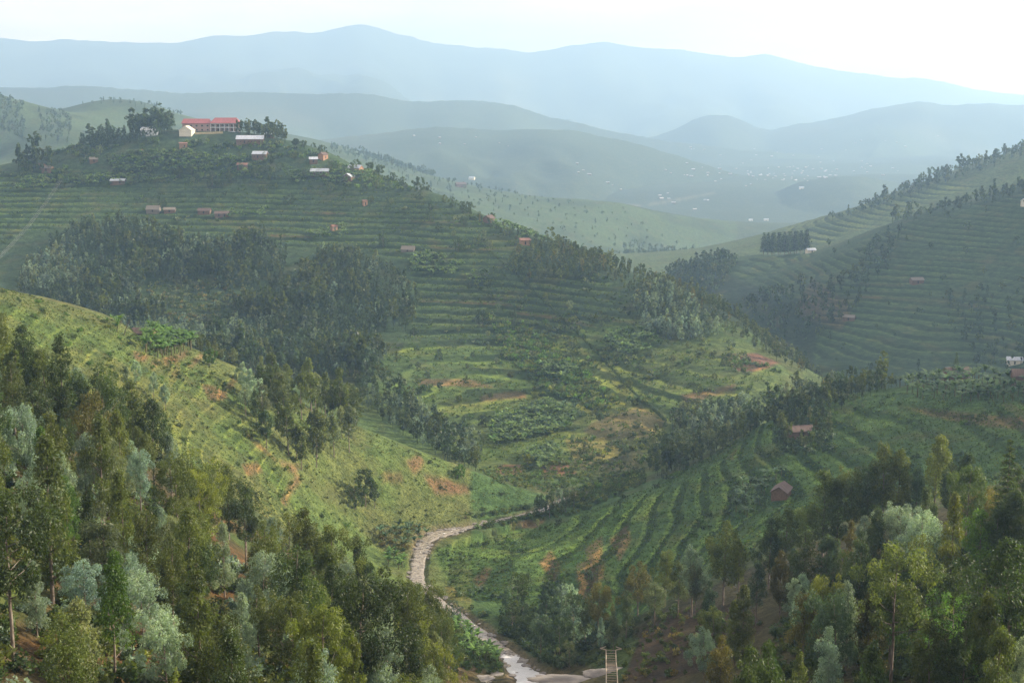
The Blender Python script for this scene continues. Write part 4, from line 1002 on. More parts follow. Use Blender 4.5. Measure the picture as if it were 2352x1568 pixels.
shr += veg([(1430,1480),(1560,1400),(1720,1380),(1760,1440),(1650,1530),(1520,1568),(1420,1568)], 180, 290, 420, .4, 1.3, ['dark green', 'olive green', 'dry grass'], [.5, .3, .2], 235)
shr += veg([(950,1360),(1010,1390),(1090,1440),(1180,1510),(1150,1550),(1000,1540),(940,1440)], 265, 400, 1300, .5, 1.6, ['dark green', 'crop', 'olive green'], [.4, .4, .2], 216)
shr += veg([(1040,1205),(1240,1150),(1330,1120),(1480,1080),(1480,1110),(1330,1180),(1240,1195),(1060,1222)], 420, 600, 3200, .6, 2.2, ['dark green', 'crop', 'grass', 'olive green'], [.4, .25, .2, .15], 231)
bus += veg([(1090,1075),(1330,1060),(1480,1060),(1480,1100),(1300,1140),(1150,1110)], 470, 600, 2600, .5, 1.3, ['dark green', 'crop', 'grass'], [.35, .35, .3], 232, None, .0)
shr += veg([(850,1230),(1000,1205),(1240,1150),(1240,1165),(1000,1225),(960,1290),(920,1300)], 380, 500, 1100, .6, 1.8, ['dark green', 'grass', 'dry grass'], [.4, .3, .3], 217)
shr += veg([(1150,1420),(1360,1370),(1400,1440),(1300,1540),(1180,1540)], 290, 385, 1300, .8, 2.6, ['dark green', 'blue green'], [.6, .4], 218)
shr += veg([(980,1340),(1060,1385),(1130,1420),(1100,1440),(1000,1380)], 340, 410, 500, .8, 2.2, ['dark green', 'blue green', 'grey green'], [.5, .3, .2], 219)
cloud_sets(((TUFT, tufts),), 'crop_rows', M_LEAF_FAR, 'low green crops and grass growing in rows on the terraces')
cloud_sets(((BUSHL, bus), (SHR, shr)), 'undergrowth', M_LEAF_FAR, 'low bushes and scrub over the slopes and terrace edges')
# banana groves too far off to count
BANL = []
for k in range(3):
    (tv, tf), (V, F, t) = banana(60 + k, 4.5, 8, 3)
    BANL.append((V, F, t, 4.5))
TINT['banana far'] = (0.095, 0.150, 0.062)
ban = []
for poly, y0, y1, n, sd in (([(240,365),(330,350),(420,350),(500,360),(570,370),(560,395),(420,400),(260,400)], 1000, 1150, 420, 221), ([(170,410),(300,405),(420,415),(300,425),(160,430)], 950, 1110, 220, 222), ([(640,395),(760,395),(860,400),(840,425),(680,425)], 950, 1110, 260, 223),
        ([(1120,505),(1200,530),(1260,560),(1210,560),(1140,530)], 880, 1000, 200, 224), ([(930,600),(1000,585),(1070,610),(1040,640),(950,630)], 780, 960, 200, 225), ([(1070,630),(1120,630),(1120,655),(1075,655)], 780, 900, 50, 226), ([(700,540),(790,520),(800,545),(720,555)], 860, 1050, 90, 227),
        ([(1140,960),(1260,930),(1330,950),(1310,990),(1200,1020),(1130,1030),(1120,990)], 540, 680, 420, 228), ([(1210,1050),(1270,1035),(1290,1055),(1240,1085)], 525, 600, 160, 229), ([(1370,770),(1480,760),(1520,800),(1430,830)], 660, 800, 120, 230), ([(60,410),(140,410),(120,440),(30,440)], 950, 1110, 120, 231),
        ([(1240,840),(1330,850),(1300,880),(1250,870)], 620, 740, 90, 232), ([(520,490),(620,485),(600,510),(520,505)], 920, 1060, 60, 233)):
    pxs = [p[0] for p in poly]
    ban += veg(poly, y0, y1, n * 9, 3.2, 5.2, ['banana far', 'crop', 'blue green'], [.6, .25, .15], sd)[:n]
cloud_sets(((BANL, ban),), 'banana_groves', M_BANANA_FAR, 'banana groves on the upper slopes of the big terraced hill')
# ---------------------------------------------------------------- building materials
def plain(name, c1, c2, scale=3.0, rough=.85, bump=.15, stretch=(1, 1, 1), spec=.2, metal=0.0):
    m, nt, out = new_mat(name); b = NB(nt)
    n = b.noise(b.scale(b.obj(), stretch), scale, 5, .65)
    nt.links.new(b.pbr(b.mix(b.rng(n, .3, .7), c1, c2), rough, b.bump(n, bump, .05), spec, metal), out.inputs['Surface'])
    return m
def sheet(name, c1, c2, pitch=2.2, rough=.45, metal=0.0):
    """corrugated roofing, ribs down the slope, streaked and patched"""
    m, nt, out = new_mat(name); b = NB(nt)
    o = b.obj(); s = b.sep(o)
    rib = b.math('SINE', b.math('MULTIPLY', s[0], 6.283 * pitch))
    n = b.noise(b.scale(o, (1.2, .25, .25)), 1.6, 4, .6)
    pn = b.white(b.xyz(b.math('FLOOR', b.math('MULTIPLY', s[0], .55)), b.math('FLOOR', b.math('MULTIPLY', s[1], .4)), 0.0))
    col = b.mix(b.rng(n, .3, .75), c1, c2)
    col = b.mix(b.math('MULTIPLY', pn, .35), col, b.mix(1.0, col, (.6, .6, .6), 'MULTIPLY'))
    nt.links.new(b.pbr(col, rough, b.bump(rib, .5, .03), .4, metal), out.inputs['Surface'])
    return m
M_MUD = plain('mud_brick', (0.11, 0.068, 0.046), (0.19, 0.12, 0.08), 1.4)
M_ORANGE = plain('orange_clay', (0.24, 0.135, 0.075), (0.32, 0.19, 0.115), 1.2)
M_CREAM = plain('cream_plaster', (0.56, 0.50, 0.38), (0.68, 0.62, 0.48), .8)
M_WHITE = plain('white_paint', (0.66, 0.66, 0.64), (0.80, 0.80, 0.78), .6)
M_SCHOOL = plain('dusty_pink_brick', (0.30, 0.20, 0.17), (0.38, 0.27, 0.23), 1.0)
M_DARK = plain('dark_opening', (0.018, 0.016, 0.014), (0.03, 0.026, 0.022), 1.0, .5)
M_WOODN = plain('weathered_timber', (0.24, 0.19, 0.13), (0.42, 0.35, 0.26), 4.0, .8, .3, (6, 6, .6))
M_POLE = plain('pole_timber', (0.06, 0.048, 0.038), (0.12, 0.10, 0.08), 4.0, .8, .3, (6, 6, .6))
M_RED = sheet('red_roof_sheet', (0.22, 0.058, 0.058), (0.30, 0.095, 0.090), rough=.55)
M_METAL = sheet('pale_roof_sheet', (0.36, 0.39, 0.42), (0.54, 0.57, 0.60), rough=.45, metal=.2)
M_TOWN = sheet('dull_roof_sheet', (0.34, 0.34, 0.34), (0.50, 0.51, 0.52), rough=.6)
M_TILE = sheet('clay_tile_roof', (0.085, 0.056, 0.045), (0.140, 0.095, 0.076), 3.0, .85)
M_RUST = sheet('rusty_roof_sheet', (0.19, 0.085, 0.055), (0.28, 0.145, 0.10), 2.2, .75)
M_THATCH = plain('old_thatch', (0.12, 0.105, 0.085), (0.22, 0.19, 0.155), 2.0, .95, .6, (5, 5, 1))
M_ROCK = plain('river_rock', (0.10, 0.088, 0.075), (0.27, 0.245, 0.21), 1.2, .75, 1.0)
M_YWALL = plain('ochre_wall', (0.40, 0.32, 0.17), (0.52, 0.43, 0.25), .8)
M_WIRE = plain('wire', (0.22, 0.22, 0.22), (0.30, 0.30, 0.30), 1.0, .5)

def box(x0, x1, y0, y1, z0, z1):
    V = np.array([(x, y, z) for z in (z0, z1) for y in (y0, y1) for x in (x0, x1)], float)
    return V, np.array([(0, 2, 3, 1), (4, 5, 7, 6), (0, 1, 5, 4), (2, 3, 7, 6)[::1], (0, 4, 6, 2), (1, 3, 7, 5)])
def fix(vf):
    V, F = vf
    return V, F
def part(name, pieces, mat, parent, smooth=False):
    V, F = join(pieces) if isinstance(pieces, list) else pieces
    me = mesh_from(name, V, F, (mat,), smooth=smooth)
    import bmesh
    bm = bmesh.new(); bm.from_mesh(me); bmesh.ops.recalc_face_normals(bm, faces=bm.faces); bm.to_mesh(me); bm.free()
    return link(name, me, parent)
def gable_walls(w, d, h, r, sink=1.6):
    """four walls, gables on the short (x) ends; ridge along x"""
    x, y = w / 2, d / 2
    V = np.array([(-x, -y, -sink), (x, -y, -sink), (x, y, -sink), (-x, y, -sink), (-x, -y, h), (x, -y, h), (x, y, h), (-x, y, h), (-x, 0, h + r), (x, 0, h + r)], float)
    F = [(0, 1, 5, 4), (2, 3, 7, 6), (1, 2, 6, 5), (3, 0, 4, 7), (4, 8, 8, 7), (5, 6, 9, 9)]
    return V, F
def slab_roof(w, d, h, r, ov=.45, th=.10):
    """two sloping leaves of real thickness meeting at a ridge along x"""
    x, y = w / 2 + ov, d / 2 + ov
    e = h - r * ov / (d / 2)
    P = [(-y, e), (0, h + r), (y, e)]
    V, F = [], []
    for i in range(2):
        (ya, za), (yb, zb) = P[i], P[i + 1]
        o = len(V)
        V += [(sx * x, yy_, zz_ + t) for t in (.02, .02 + th) for yy_, zz_ in ((ya, za), (yb, zb)) for sx in (-1, 1)]
        F += [tuple(o + k for k in f) for f in ((0, 2, 3, 1), (4, 5, 7, 6), (0, 1, 5, 4), (2, 6, 7, 3), (0, 4, 6, 2), (1, 3, 7, 5))]
    return np.array(V, float), np.array(F)
def mk_walls(parent, w, d, h, r, mat):
    V, F = gable_walls(w, d, h, r)
    me = bpy.data.meshes.new('wall'); me.from_pydata([tuple(v) for v in V], [], [tuple(dict.fromkeys(f)) for f in F]); me.materials.append(mat)
    return link('wall', me, parent)
def opening(name, parent, x, z0, w, h, d, mat, side=-1, depth=.06):
    y = side * d / 2
    return part(name, box(x - w / 2, x + w / 2, y - depth, y + depth, z0, z0 + h), mat, parent)
def shed_roof(w, d, h, rise, ov=.4, th=.09):
    x, y = w / 2 + ov, d / 2 + ov
    V = [(sx * x, yy_, zz_ + t) for t in (.02, .02 + th) for yy_, zz_ in ((-y, h), (y, h + rise)) for sx in (-1, 1)]
    return np.array(V, float), np.array([(0, 2, 3, 1), (4, 5, 7, 6), (0, 1, 5, 4), (2, 6, 7, 3), (0, 4, 6, 2), (1, 3, 7, 5)])

def house(px, py, w, d, h, r, rz, wall, roof, label, kind='house', cat='house', doors=(0.0,), wins=(), ymin=300, ymax=1300, group=None, roof_kind='gable', lift=0.0, loc=None):
    p = loc or hit(px, py, ymin, ymax)
    t = empty(kind, (p[0], p[1], p[2] + lift), rz)
    tag(t, label, cat, group)
    if roof_kind == 'gable':
        mk_walls(t, w, d, h, r, wall); part('roof', slab_roof(w, d, h, r), roof, t)
    else:
        part('wall', box(-w / 2, w / 2, -d / 2, d / 2, -1.6, h), wall, t); part('roof', shed_roof(w, d, h, r), roof, t)
    for x in doors: opening('door', t, x, 0.0, .95, min(2.0, h - .3), d, M_DARK)
    for x in wins: opening('window', t, x, 1.0, .8, .75, d, M_DARK)
    return t

# ---------------------------------------------------------------- the school on the hilltop
def school():
    x, y, z = hit(480, 305, 1000, 1250)
    zs = float(max(H(x + dx, y + dy) for dx in (-18, 0, 18) for dy in (0, 6)))
    t = empty('school_building', (x, y + 7, zs - .3), R(3))
    tag(t, 'long two-storey building with red roof and white balcony frames on the hilltop', 'school')
    k = y / FPX                                                   # metres per frame pixel there
    xl, xm, xr = (416 - 480) * k, 0.0, (543 - 480) * k
    part('wall', [box(xl, xm, 0, 9, -4, 6.6), box(xm + .003, xr, 1.9, 9.5, -4, 6.6)], M_SCHOOL, t)
    part('floor_slab', box(xm, xr + .1, -1.6, 1.95, 3.0, 3.3), M_WHITE, t)
    part('floor_slab', box(xm, xr + .1, -1.6, 1.95, -.5, .15), M_WHITE, t)
    part('beam', box(xm - .1, xr + .2, -1.75, -1.35, 6.0, 6.6), M_WHITE, t)
    n = 7
    for i in range(n):
        cx_ = xm + .25 + (xr - xm - .5) * i / (n - 1)
        part('column', [box(cx_ - .19, cx_ + .19, -1.7, -1.32, -3.0, 3.0), box(cx_ - .19, cx_ + .19, -1.7, -1.32, 3.3, 6.0)], M_WHITE, t)
    part('railing', [box(xm + .2, xr, -1.62, -1.54, 4.15, 4.25)] + [box(xm + .3 + i * .55, xm + .36 + i * .55, -1.61, -1.55, 3.3, 4.15) for i in range(int((xr - xm - .5) / .55))], M_WHITE, t)
    for lev in (.3, 3.4):
        for i in range(6):
            cx_ = xm + 1.9 + i * (xr - xm - 3.6) / 5
            if i in (1, 4): part('door', box(cx_ - .55, cx_ + .55, 1.84, 1.96, lev - .1, lev + 2.1), M_DARK, t)
            else:
                f = part('window', box(cx_ - .75, cx_ + .75, 1.84, 1.95, lev + .9, lev + 2.2), M_DARK, t)
                part('frame', [box(cx_ - .82, cx_ + .82, 1.80, 1.90, lev + 2.2, lev + 2.3), box(cx_ - .82, cx_ + .82, 1.80, 1.90, lev + .8, lev + .9), box(cx_ - .04, cx_ + .04, 1.80, 1.87, lev + .9, lev + 2.2)], M_WHITE, f)
    for lev in (.8, 4.0):
        for i in range(5):
            cx_ = xl + 2.6 + i * (xm - xl - 5.0) / 4
            part('window', box(cx_ - .7, cx_ + .7, -.05, .05, lev, lev + 1.2), M_DARK, t)
    def hip(x0, x1, y0, y1, zb, rise, inset):
        ym = (y0 + y1) / 2
        V = np.array([(x0, y0, zb), (x1, y0, zb), (x1, y1, zb), (x0, y1, zb), (x0 + inset, ym, zb + rise), (x1 - inset, ym, zb + rise), (x0, y0, zb - .25), (x1, y0, zb - .25), (x1, y1, zb - .25), (x0, y1, zb - .25)], float)
        F = [(0, 1, 5, 4), (2, 3, 4, 5), (1, 2, 5, 5), (3, 0, 4, 4), (6, 7, 1, 0), (7, 8, 2, 1), (8, 9, 3, 2), (9, 6, 0, 3), (6, 9, 8, 7)]
        return V, F
    for a in ((xl - .8, xm - .02, -1.2, 10, 6.62, 3.6, 1.2), (xm - .5, xr + 1.6, -2.9, 11, 6.75, 4.3, 3.5)):
        V, F = hip(*a)
        me = bpy.data.meshes.new('roof'); me.from_pydata([tuple(v) for v in V], [], [tuple(dict.fromkeys(f)) for f in F]); me.materials.append(M_RED)
        link('roof', me, t)
    return x, y, zs
SX, SY, SZ = school()
# pale halls and the boundary wall in front of it
house(430, 309, 9.5, 10.0, 3.6, 3.2, R(84), M_CREAM, M_CREAM, 'cream gabled hall in front of the red-roofed school', kind='hall', cat='hall', doors=(), wins=(), ymin=1000, ymax=1200)
house(344, 309, 13, 8, 3.6, 2.3, R(8), M_WHITE, M_WHITE, 'white gabled hall half hidden behind the hilltop trees', kind='hall', cat='hall', doors=(-2.0,), ymin=1060, ymax=1220)
def run_wall(p0, p1, h, name, label, mat, cat, Yr):
    a, c = hit(*p0, *Yr), hit(*p1, *Yr)
    n = 14; V, F = [], []
    dx, dy = c[0] - a[0], c[1] - a[1]; L_ = math.hypot(dx, dy); nx, ny = -dy / L_ * .12, dx / L_ * .12
    pcs = []
    for i in range(n + 1):
        x, y = a[0] + dx * i / n, a[1] + dy * i / n; z = float(H(x, y))
        V += [(x - nx, y - ny, z - 1), (x + nx, y + ny, z - 1), (x + nx, y + ny, z + h), (x - nx, y - ny, z + h)]
    for i in range(n):
        o = 4 * i
        F += [(o, o + 4, o + 7, o + 3), (o + 1, o + 2, o + 6, o + 5), (o + 3, o + 7, o + 6, o + 2)]
    o = part(name, (np.array(V), np.array(F)), mat, None)
    return tag(o, label, cat)
run_wall((448, 309), (512, 307), 1.7, 'boundary_wall', 'low ochre boundary wall below the school balcony', M_YWALL, 'wall', (1000, 1180))
# long metal-roofed house and its neighbours
house(575, 329, 21, 7, 3.4, 2.6, R(2), M_MUD, M_METAL, 'long brown house with pale metal roof below the hilltop trees', doors=(-4, 4.5), wins=(-7, -1, 1.5, 7.5), ymin=1000, ymax=1150)
house(619, 316, 7, 5, 2.6, 1.6, R(4), M_MUD, M_METAL, 'small metal-roofed house half behind a dark tree', ymin=1000, ymax=1160)
house(598, 363, 11, 6.5, 3.2, 2.0, R(-8), M_MUD, M_METAL, 'white-roofed dark house on the lawn below the long house', doors=(-1,), wins=(-3.5, 3), ymin=950, ymax=1130)
house(421, 339, 6.0, 4.2, 3.2, .7, R(14), M_ORANGE, M_RUST, 'small orange clay hut beside the hilltop road', kind='hut', cat='hut', doors=(.8,), ymin=950, ymax=1140, roof_kind='shed')
house(327, 352, 1.8, 1.6, 2.3, .4, R(20), M_ORANGE, M_RUST, 'tiny bright orange latrine hut standing among bananas', kind='hut', cat='hut', doors=(.0,), ymin=950, ymax=1140, roof_kind='shed')
house(557, 386, 7.5, 5, 2.6, 1.3, R(3), M_MUD, M_RUST, 'brown house with rusty red roof behind round trees', ymin=900, ymax=1120)
house(272, 421, 11, 5, 2.2, 1.3, R(-3), M_MUD, M_METAL, 'low house with long white roof above the terraces', doors=(2,), ymin=900, ymax=1110)
house(735, 401, 13.5, 5.5, 2.7, 1.9, R(-3), M_MUD, M_METAL, 'pale metal-roofed house near the edge of the hill', doors=(-2,), wins=(1, 3.5), ymin=900, ymax=1100)
house(742, 364, 6.5, 5, 3.0, 1.7, R(62), M_ORANGE, M_TILE, 'tan house with brown tiled gable among bananas', ymin=900, ymax=1130)
house(720, 373, 6, 5, 2.6, 1.5, R(10), M_MUD, M_METAL, 'small white-roofed house beside the tan gabled house', ymin=900, ymax=1120)
house(817, 395, 10.5, 6, 3.2, 2.2, R(-28), M_ORANGE, M_METAL, 'orange-gabled house with bright metal roof at the hill edge', doors=(1,), wins=(-2.5,), ymin=900, ymax=1090)
house(801, 413, 7, 7, 2.6, 2.2, R(70), M_MUD, M_METAL, 'small pale gabled house below the orange-gabled one', ymin=900, ymax=1080)
house(838, 471, 3.0, 2.8, 3.0, .6, R(30), M_ORANGE, M_RUST, 'tiny tan hut beside a round bush on the terraces', kind='hut', cat='hut', ymin=850, ymax=1050, roof_kind='shed')
house(767, 528, 4.2, 3.2, 2.7, .9, R(40), M_ORANGE, M_RUST, 'tan hut behind banana plants above the dark wood', kind='hut', cat='hut', ymin=800, ymax=1020)
house(1123, 511, 6.5, 5.5, 3.2, 1.9, R(55), M_MUD, M_TILE, 'brown tile-roofed house on the skyline of the big hill', ymin=800, ymax=1020)
house(1206, 561, 6.5, 4.8, 2.9, .9, R(18), M_ORANGE, M_RUST, 'square reddish hut with flat rusty roof on the grassy rib', kind='hut', cat='hut', doors=(-.5,), ymin=750, ymax=1000, roof_kind='shed')
house(353, 486, 9.5, 5.5, 1.9, 2.6, R(-6), M_THATCH, M_THATCH, 'grey thatched hut among the terraced fields', kind='hut', cat='hut', ymin=850, ymax=1080)
house(390, 487, 8, 4.5, 2.0, 1.4, R(5), M_MUD, M_THATCH, 'low brown house right of the grey thatched hut', ymin=850, ymax=1080)
house(470, 490, 9, 5, 2.2, 1.6, R(-4), M_MUD, M_TILE, 'brown house with tile roof behind a banana clump on the terraces', ymin=850, ymax=1080)
house(510, 497, 10, 5, 2.3, 1.5, R(6), M_MUD, M_TILE, 'dark brown house right of the banana clump on the terraces', doors=(-2, 2), ymin=850, ymax=1080)
house(938, 577, 8.5, 5, 1.5, 2.0, R(-12), M_THATCH, M_THATCH, 'brown thatched shelter above the corner of the dark wood', kind='hut', cat='hut', ymin=750, ymax=1000)
house(110, 393, 8, 5, 2.4, 1.7, R(-15), M_MUD, M_THATCH, 'thatched house below the dark tall trees of the shoulder', ymin=900, ymax=1150)
house(215, 372, 6, 4.5, 2.2, 1.5, R(25), M_MUD, M_THATCH, 'small thatched house among bushes left of the orange hut', ymin=900, ymax=1150)
house(95, 386, 6, 4.5, 2.2, 1.5, R(-25), M_MUD, M_TILE, 'tile-roofed house at the foot of the tall trees', ymin=900, ymax=1160)
# the hut on the grassy spur, huts on the right spur
house(330, 780, 6.8, 4.2, 2.5, 1.3, R(-14), M_MUD, M_TILE, 'brown mud hut beside the dense banana clump on the grassy spur', kind='hut', cat='hut', doors=(.7,), wins=(-1.8,), ymin=400, ymax=480)
house(1794, 1142, 7.2, 4.6, 2.6, 1.5, R(68), M_MUD, M_TILE, 'reddish tile-roofed hut on the shaded right slope', kind='hut', cat='hut', doors=(), ymin=360, ymax=440)
house(1836, 1002, 8.0, 5.0, 2.4, 1.4, R(12), M_MUD, M_TILE, 'dark brown house hidden between trees on the spur crest', ymin=420, ymax=520)
house(2196, 868, 8.0, 5.5, 2.8, 1.6, R(8), M_MUD, M_TILE, 'brown tile-roofed house with white sheet among bananas on the spur', ymin=440, ymax=510)
house(2352, 884, 8.0, 5.5, 3.6, 1.8, R(-8), M_MUD, M_TILE, 'brown brick house cut by the edge of the picture', doors=(-1.5,), wins=(-3,), ymin=440, ymax=510)
# houses on the hazy hills
for px, py, w, lab, rf in ((1724, 507, 9, 'left white roof of a pair shining in the valley gap', M_METAL), (1760, 507, 11, 'right white roof of a pair shining in the valley gap', M_METAL), (1841, 434, 13, 'bright metal roof on the hazy low ridge', M_METAL), (2105, 650, 9, 'brown-roofed house on the hazy right terraces', M_THATCH),
                       (1950, 735, 8, 'brown-roofed house under bushes low on the hazy right hill', M_THATCH), (2330, 835, 9, 'pale-roofed house at the foot of the hazy right hill', M_METAL), (1862, 580, 8, 'light-roofed house below the row of cypresses', M_METAL),
                       (1058, 430, 18, 'large brown house on the sunny ridge beyond', M_TILE), (1084, 412, 15, 'white-roofed house on the sunny ridge beyond', M_METAL), (2362, 470, 10, 'pale house among trees on the hazy right hill', M_METAL)):
    house(px, py, w, w * .6, w * .3, w * .18, R((px * 37) % 50 - 25), M_MUD if rf is not M_METAL else M_CREAM, rf, lab, ymin=780, ymax=9000)
# the hazy valley town: simple houses a few pixels across
rt = np.random.default_rng(64)
def town_mesh(w, d, h, r):
    V, F = gable_walls(w, d, h, r); V2, F2 = slab_roof(w, d, h, r, .6, .3)
    me = bpy.data.meshes.new('town_house')
    me.from_pydata([tuple(v) for v in np.concatenate([V, V2])], [], [tuple(dict.fromkeys(f)) for f in F] + [tuple(int(i) + len(V) for i in f) for f in F2])
    me.materials.append(M_MUD); me.materials.append(M_TOWN)
    me.polygons.foreach_set('material_index', [0] * len(F) + [1] * len(F2))
    return me
TOWN = [town_mesh(12, 8, 3.5, 2.5), town_mesh(18, 9, 4, 2.6), town_mesh(9, 7, 3.2, 2.2)]
nt_ = 0
for poly, n in (([(1560,330),(1700,340),(1900,360),(2060,380),(2080,420),(1900,410),(1800,430),(1650,440),(1560,400)], 62), ([(1700,380),(1960,385),(1980,412),(1720,415)], 34), ([(930,310),(1150,300),(1300,340),(1100,350),(940,330)], 7), ([(1230,380),(1600,360),(1620,420),(1400,440)], 9), ([(1480,440),(1620,450),(1700,490),(1560,480)], 8), ([(1800,330),(2150,300),(2200,340),(1850,350)], 8)):
    k = 0
    while k < n:
        px, py = rt.uniform(min(p[0] for p in poly), max(p[0] for p in poly)), rt.uniform(min(p[1] for p in poly), max(p[1] for p in poly))
        if not in_poly(np.array([px]), np.array([py]), poly)[0]: continue
        k += 1
        p = hit(px, py, 2400, 14000)
        if not p: continue
        o = link('town_house', TOWN[int(rt.integers(0, 3))])
        o.location = p; o.rotation_euler = (0, 0, rt.uniform(-.7, .7)); s_ = rt.uniform(.35, .7); o.scale = (s_, s_, s_)
        tag(o, 'tiny pale-roofed house of the hazy valley town', 'house', 'tiny houses of the hazy valley town')

# ---------------------------------------------------------------- poles, wires, walkway, dead trunk
def pole(px, py, h, ymin, ymax, label, arms=True, loc=None, kind='utility_pole', group=None):
    p = loc or hit(px, py, ymin, ymax)
    t = empty(kind, p, R(10)); tag(t, label, 'utility pole', group)
    part('post', tube([[0, 0, -1], [0, 0, h]], [.17, .11], 8), M_POLE, t, True)
    if arms: part('crossarm', box(-1.1, 1.1, -.08, .08, h - .9, h - .72), M_POLE, t)
    return Vec(p[0], p[1], p[2] + h - .75)
def Vec(*a): return np.array(a, float)
h1 = hit(1436, 613, 700, 960)
pole(0, 0, 7.5, 0, 0, 'left post of the twin power poles on the skyline', False, h1)
pole(0, 0, 7.2, 0, 0, 'right post of the twin power poles on the skyline', False, (h1[0] + 1.4, h1[1], float(H(h1[0] + 1.4, h1[1]))))
wa = pole(140, 432, 7, 900, 1150, 'lone power pole at the top of the terraced fields')
bx_, by_ = (-170 - CX) / FPX * 520, 520
wb = pole(0, 0, 12, 0, 0, 'tall power pole carrying the wires over the near spur', True, (bx_, by_, float(H(bx_, by_))))
wires = []
for o_ in (-1.0, 0.0, 1.0):
    u = np.linspace(0, 1, 24)
    P_ = wa[None] * (1 - u[:, None]) + wb[None] * u[:, None]; P_[:, 0] += o_; P_[:, 2] -= 4 * 7.0 * u * (1 - u)
    wires.append(tube(P_, np.full(24, .035), 4))
tag(part('power_line', wires, M_WIRE, None), 'three sagging power wires crossing the left fields', 'power line')
p = hit(284, 769, 380, 480)
t = empty('dead_tree', p); tag(t, 'bare leaning dead trunk left of the mud hut', 'tree')
part('trunk', [tube([[0, 0, -.5], [.7, .2, 1.8], [1.7, .2, 3.8], [2.3, .3, 5.4]], [.16, .13, .09, .03], 6), tube([[1.3, .2, 3.0], [1.25, .2, 4.2]], [.06, .02], 5)], M_POLE, t, True)

# timber walkway going down to the cascade
a0, a1 = hit(1403, 1504, 180, 330), hit(1407, 1640, 150, 330)
t = empty('timber_walkway', a0); tag(t, 'narrow timber ladder walkway with rails beside the cascade', 'walkway')
A0, A1 = np.array(a0), np.array(a1)
L_ = np.linalg.norm((A1 - A0)[:2]); n_ = max(7, int(L_ / 1.9))
us = np.linspace(0, 1, n_)
ctr = A0[None] * (1 - us[:, None]) + A1[None] * us[:, None]
ctr[:, 2] = H(ctr[:, 0], ctr[:, 1]) + 1.0
ctr[:, 2] = np.convolve(np.pad(ctr[:, 2], 1, 'edge'), np.ones(3) / 3, 'valid')
dirv = unit((A1 - A0)[None])[0]; sdv = np.array([-dirv[1], dirv[0], 0]); sdv /= np.linalg.norm(sdv)
for s_ in (-1, 1): part('rail', tube(ctr - A0 + sdv * s_ * .95 + np.array([0, 0, .0]), np.full(n_, .10), 6), M_WOODN, t, True)
for i in range(n_):
    c_ = ctr[i] - A0
    part('rung', tube([c_ - sdv * 1.0 + [0, 0, -.05], c_ + sdv * 1.0 + [0, 0, -.05]], [.07, .07], 5), M_WOODN, t)
    if i % 2 == 0: part('post', [tube([c_ + sdv * s_ * .95 + [0, 0, -1.6], c_ + sdv * s_ * .95], [.09, .09], 5) for s_ in (-1, 1)], M_WOODN, t)
for s_ in (-1, 1):
    c_ = ctr[0] - A0 + sdv * s_ * 1.0
    q_ = c_ + sdv * s_ * 1.1 - dirv * .2 + [0, 0, .25]
    part('guide_board', [tube([c_ + [0, 0, .05], q_], [.14, .12], 4), tube([q_, c_ - dirv * 1.4 + [0, 0, .5]], [.12, .10], 4)], M_WOODN, t)

# ---------------------------------------------------------------- hedge running down the big hill
hl = [(1120,575),(1200,645),(1250,695),(1320,760),(1400,842),(1450,897),(1500,940),(1530,968)]
hp = []
for (x0, y0), (x1, y1) in zip(hl[:-1], hl[1:]):
    for u in np.linspace(0, 1, 40, endpoint=False): hp.append((x0 + (x1 - x0) * u, y0 + (y1 - y0) * u))
rh = np.random.default_rng(5); Vs, Fs, Ts, off = [], [], [], 0
for px, py in hp:
    q_ = hit(px + rh.normal(0, 1.0), py, 540, 960)
    if not q_: continue
    V, F, tn, H0 = BUSHL[int(rh.integers(0, 5))]
    k = rh.uniform(.4, .95); Vs.append(V * k * [1, 1, 1.1] + q_); Fs.append(F + off); off += len(V); Ts.append(tn)
hm = mesh_from('hedge', np.concatenate(Vs), np.concatenate(Fs), (M_LEAF,), {'tone': ('POINT', 'FLOAT', np.concatenate(Ts))})
ho = tag(link('hedge', hm), 'thin dark hedge running straight down the terraced hill', 'hedge'); ho.color = (0.036, 0.060, 0.022, 1)
# shrubs one can pick out on the grassy spur
spots = scatter([(0,670),(280,745),(440,810),(540,870),(560,950),(700,1080),(850,1110),(1000,1065),(1200,1140),(1100,1190),(860,1230),(640,1200),(420,1080)], 350, 500, 8.5, 2500, 71)[:90]
for x, y in spots:
    o = link('shrub', PROTO['shrub', int(rh.integers(0, 4))]); s_ = float(rh.uniform(.6, 1.35))
    o.location = (x, y, float(H(x, y)) - .1); o.scale = (s_, s_, s_ * .9); o.rotation_euler = (0, 0, rh.uniform(0, 6))
    col_ = str(rh.choice(['dark green', 'olive green', 'bright green'], p=[.55, .25, .2])); o.color = vary(TINT[col_], _rng)
    tag(o, None, 'shrub', 'shrubs dotted over the grassy spur')
    THINGS.append(dict(o=o, kind='shrub', colour=col_, shape='round', area='grassy spur', H=s_, top=pix(x, y, float(H(x, y)) + s_), base=pix(x, y, float(H(x, y)))))

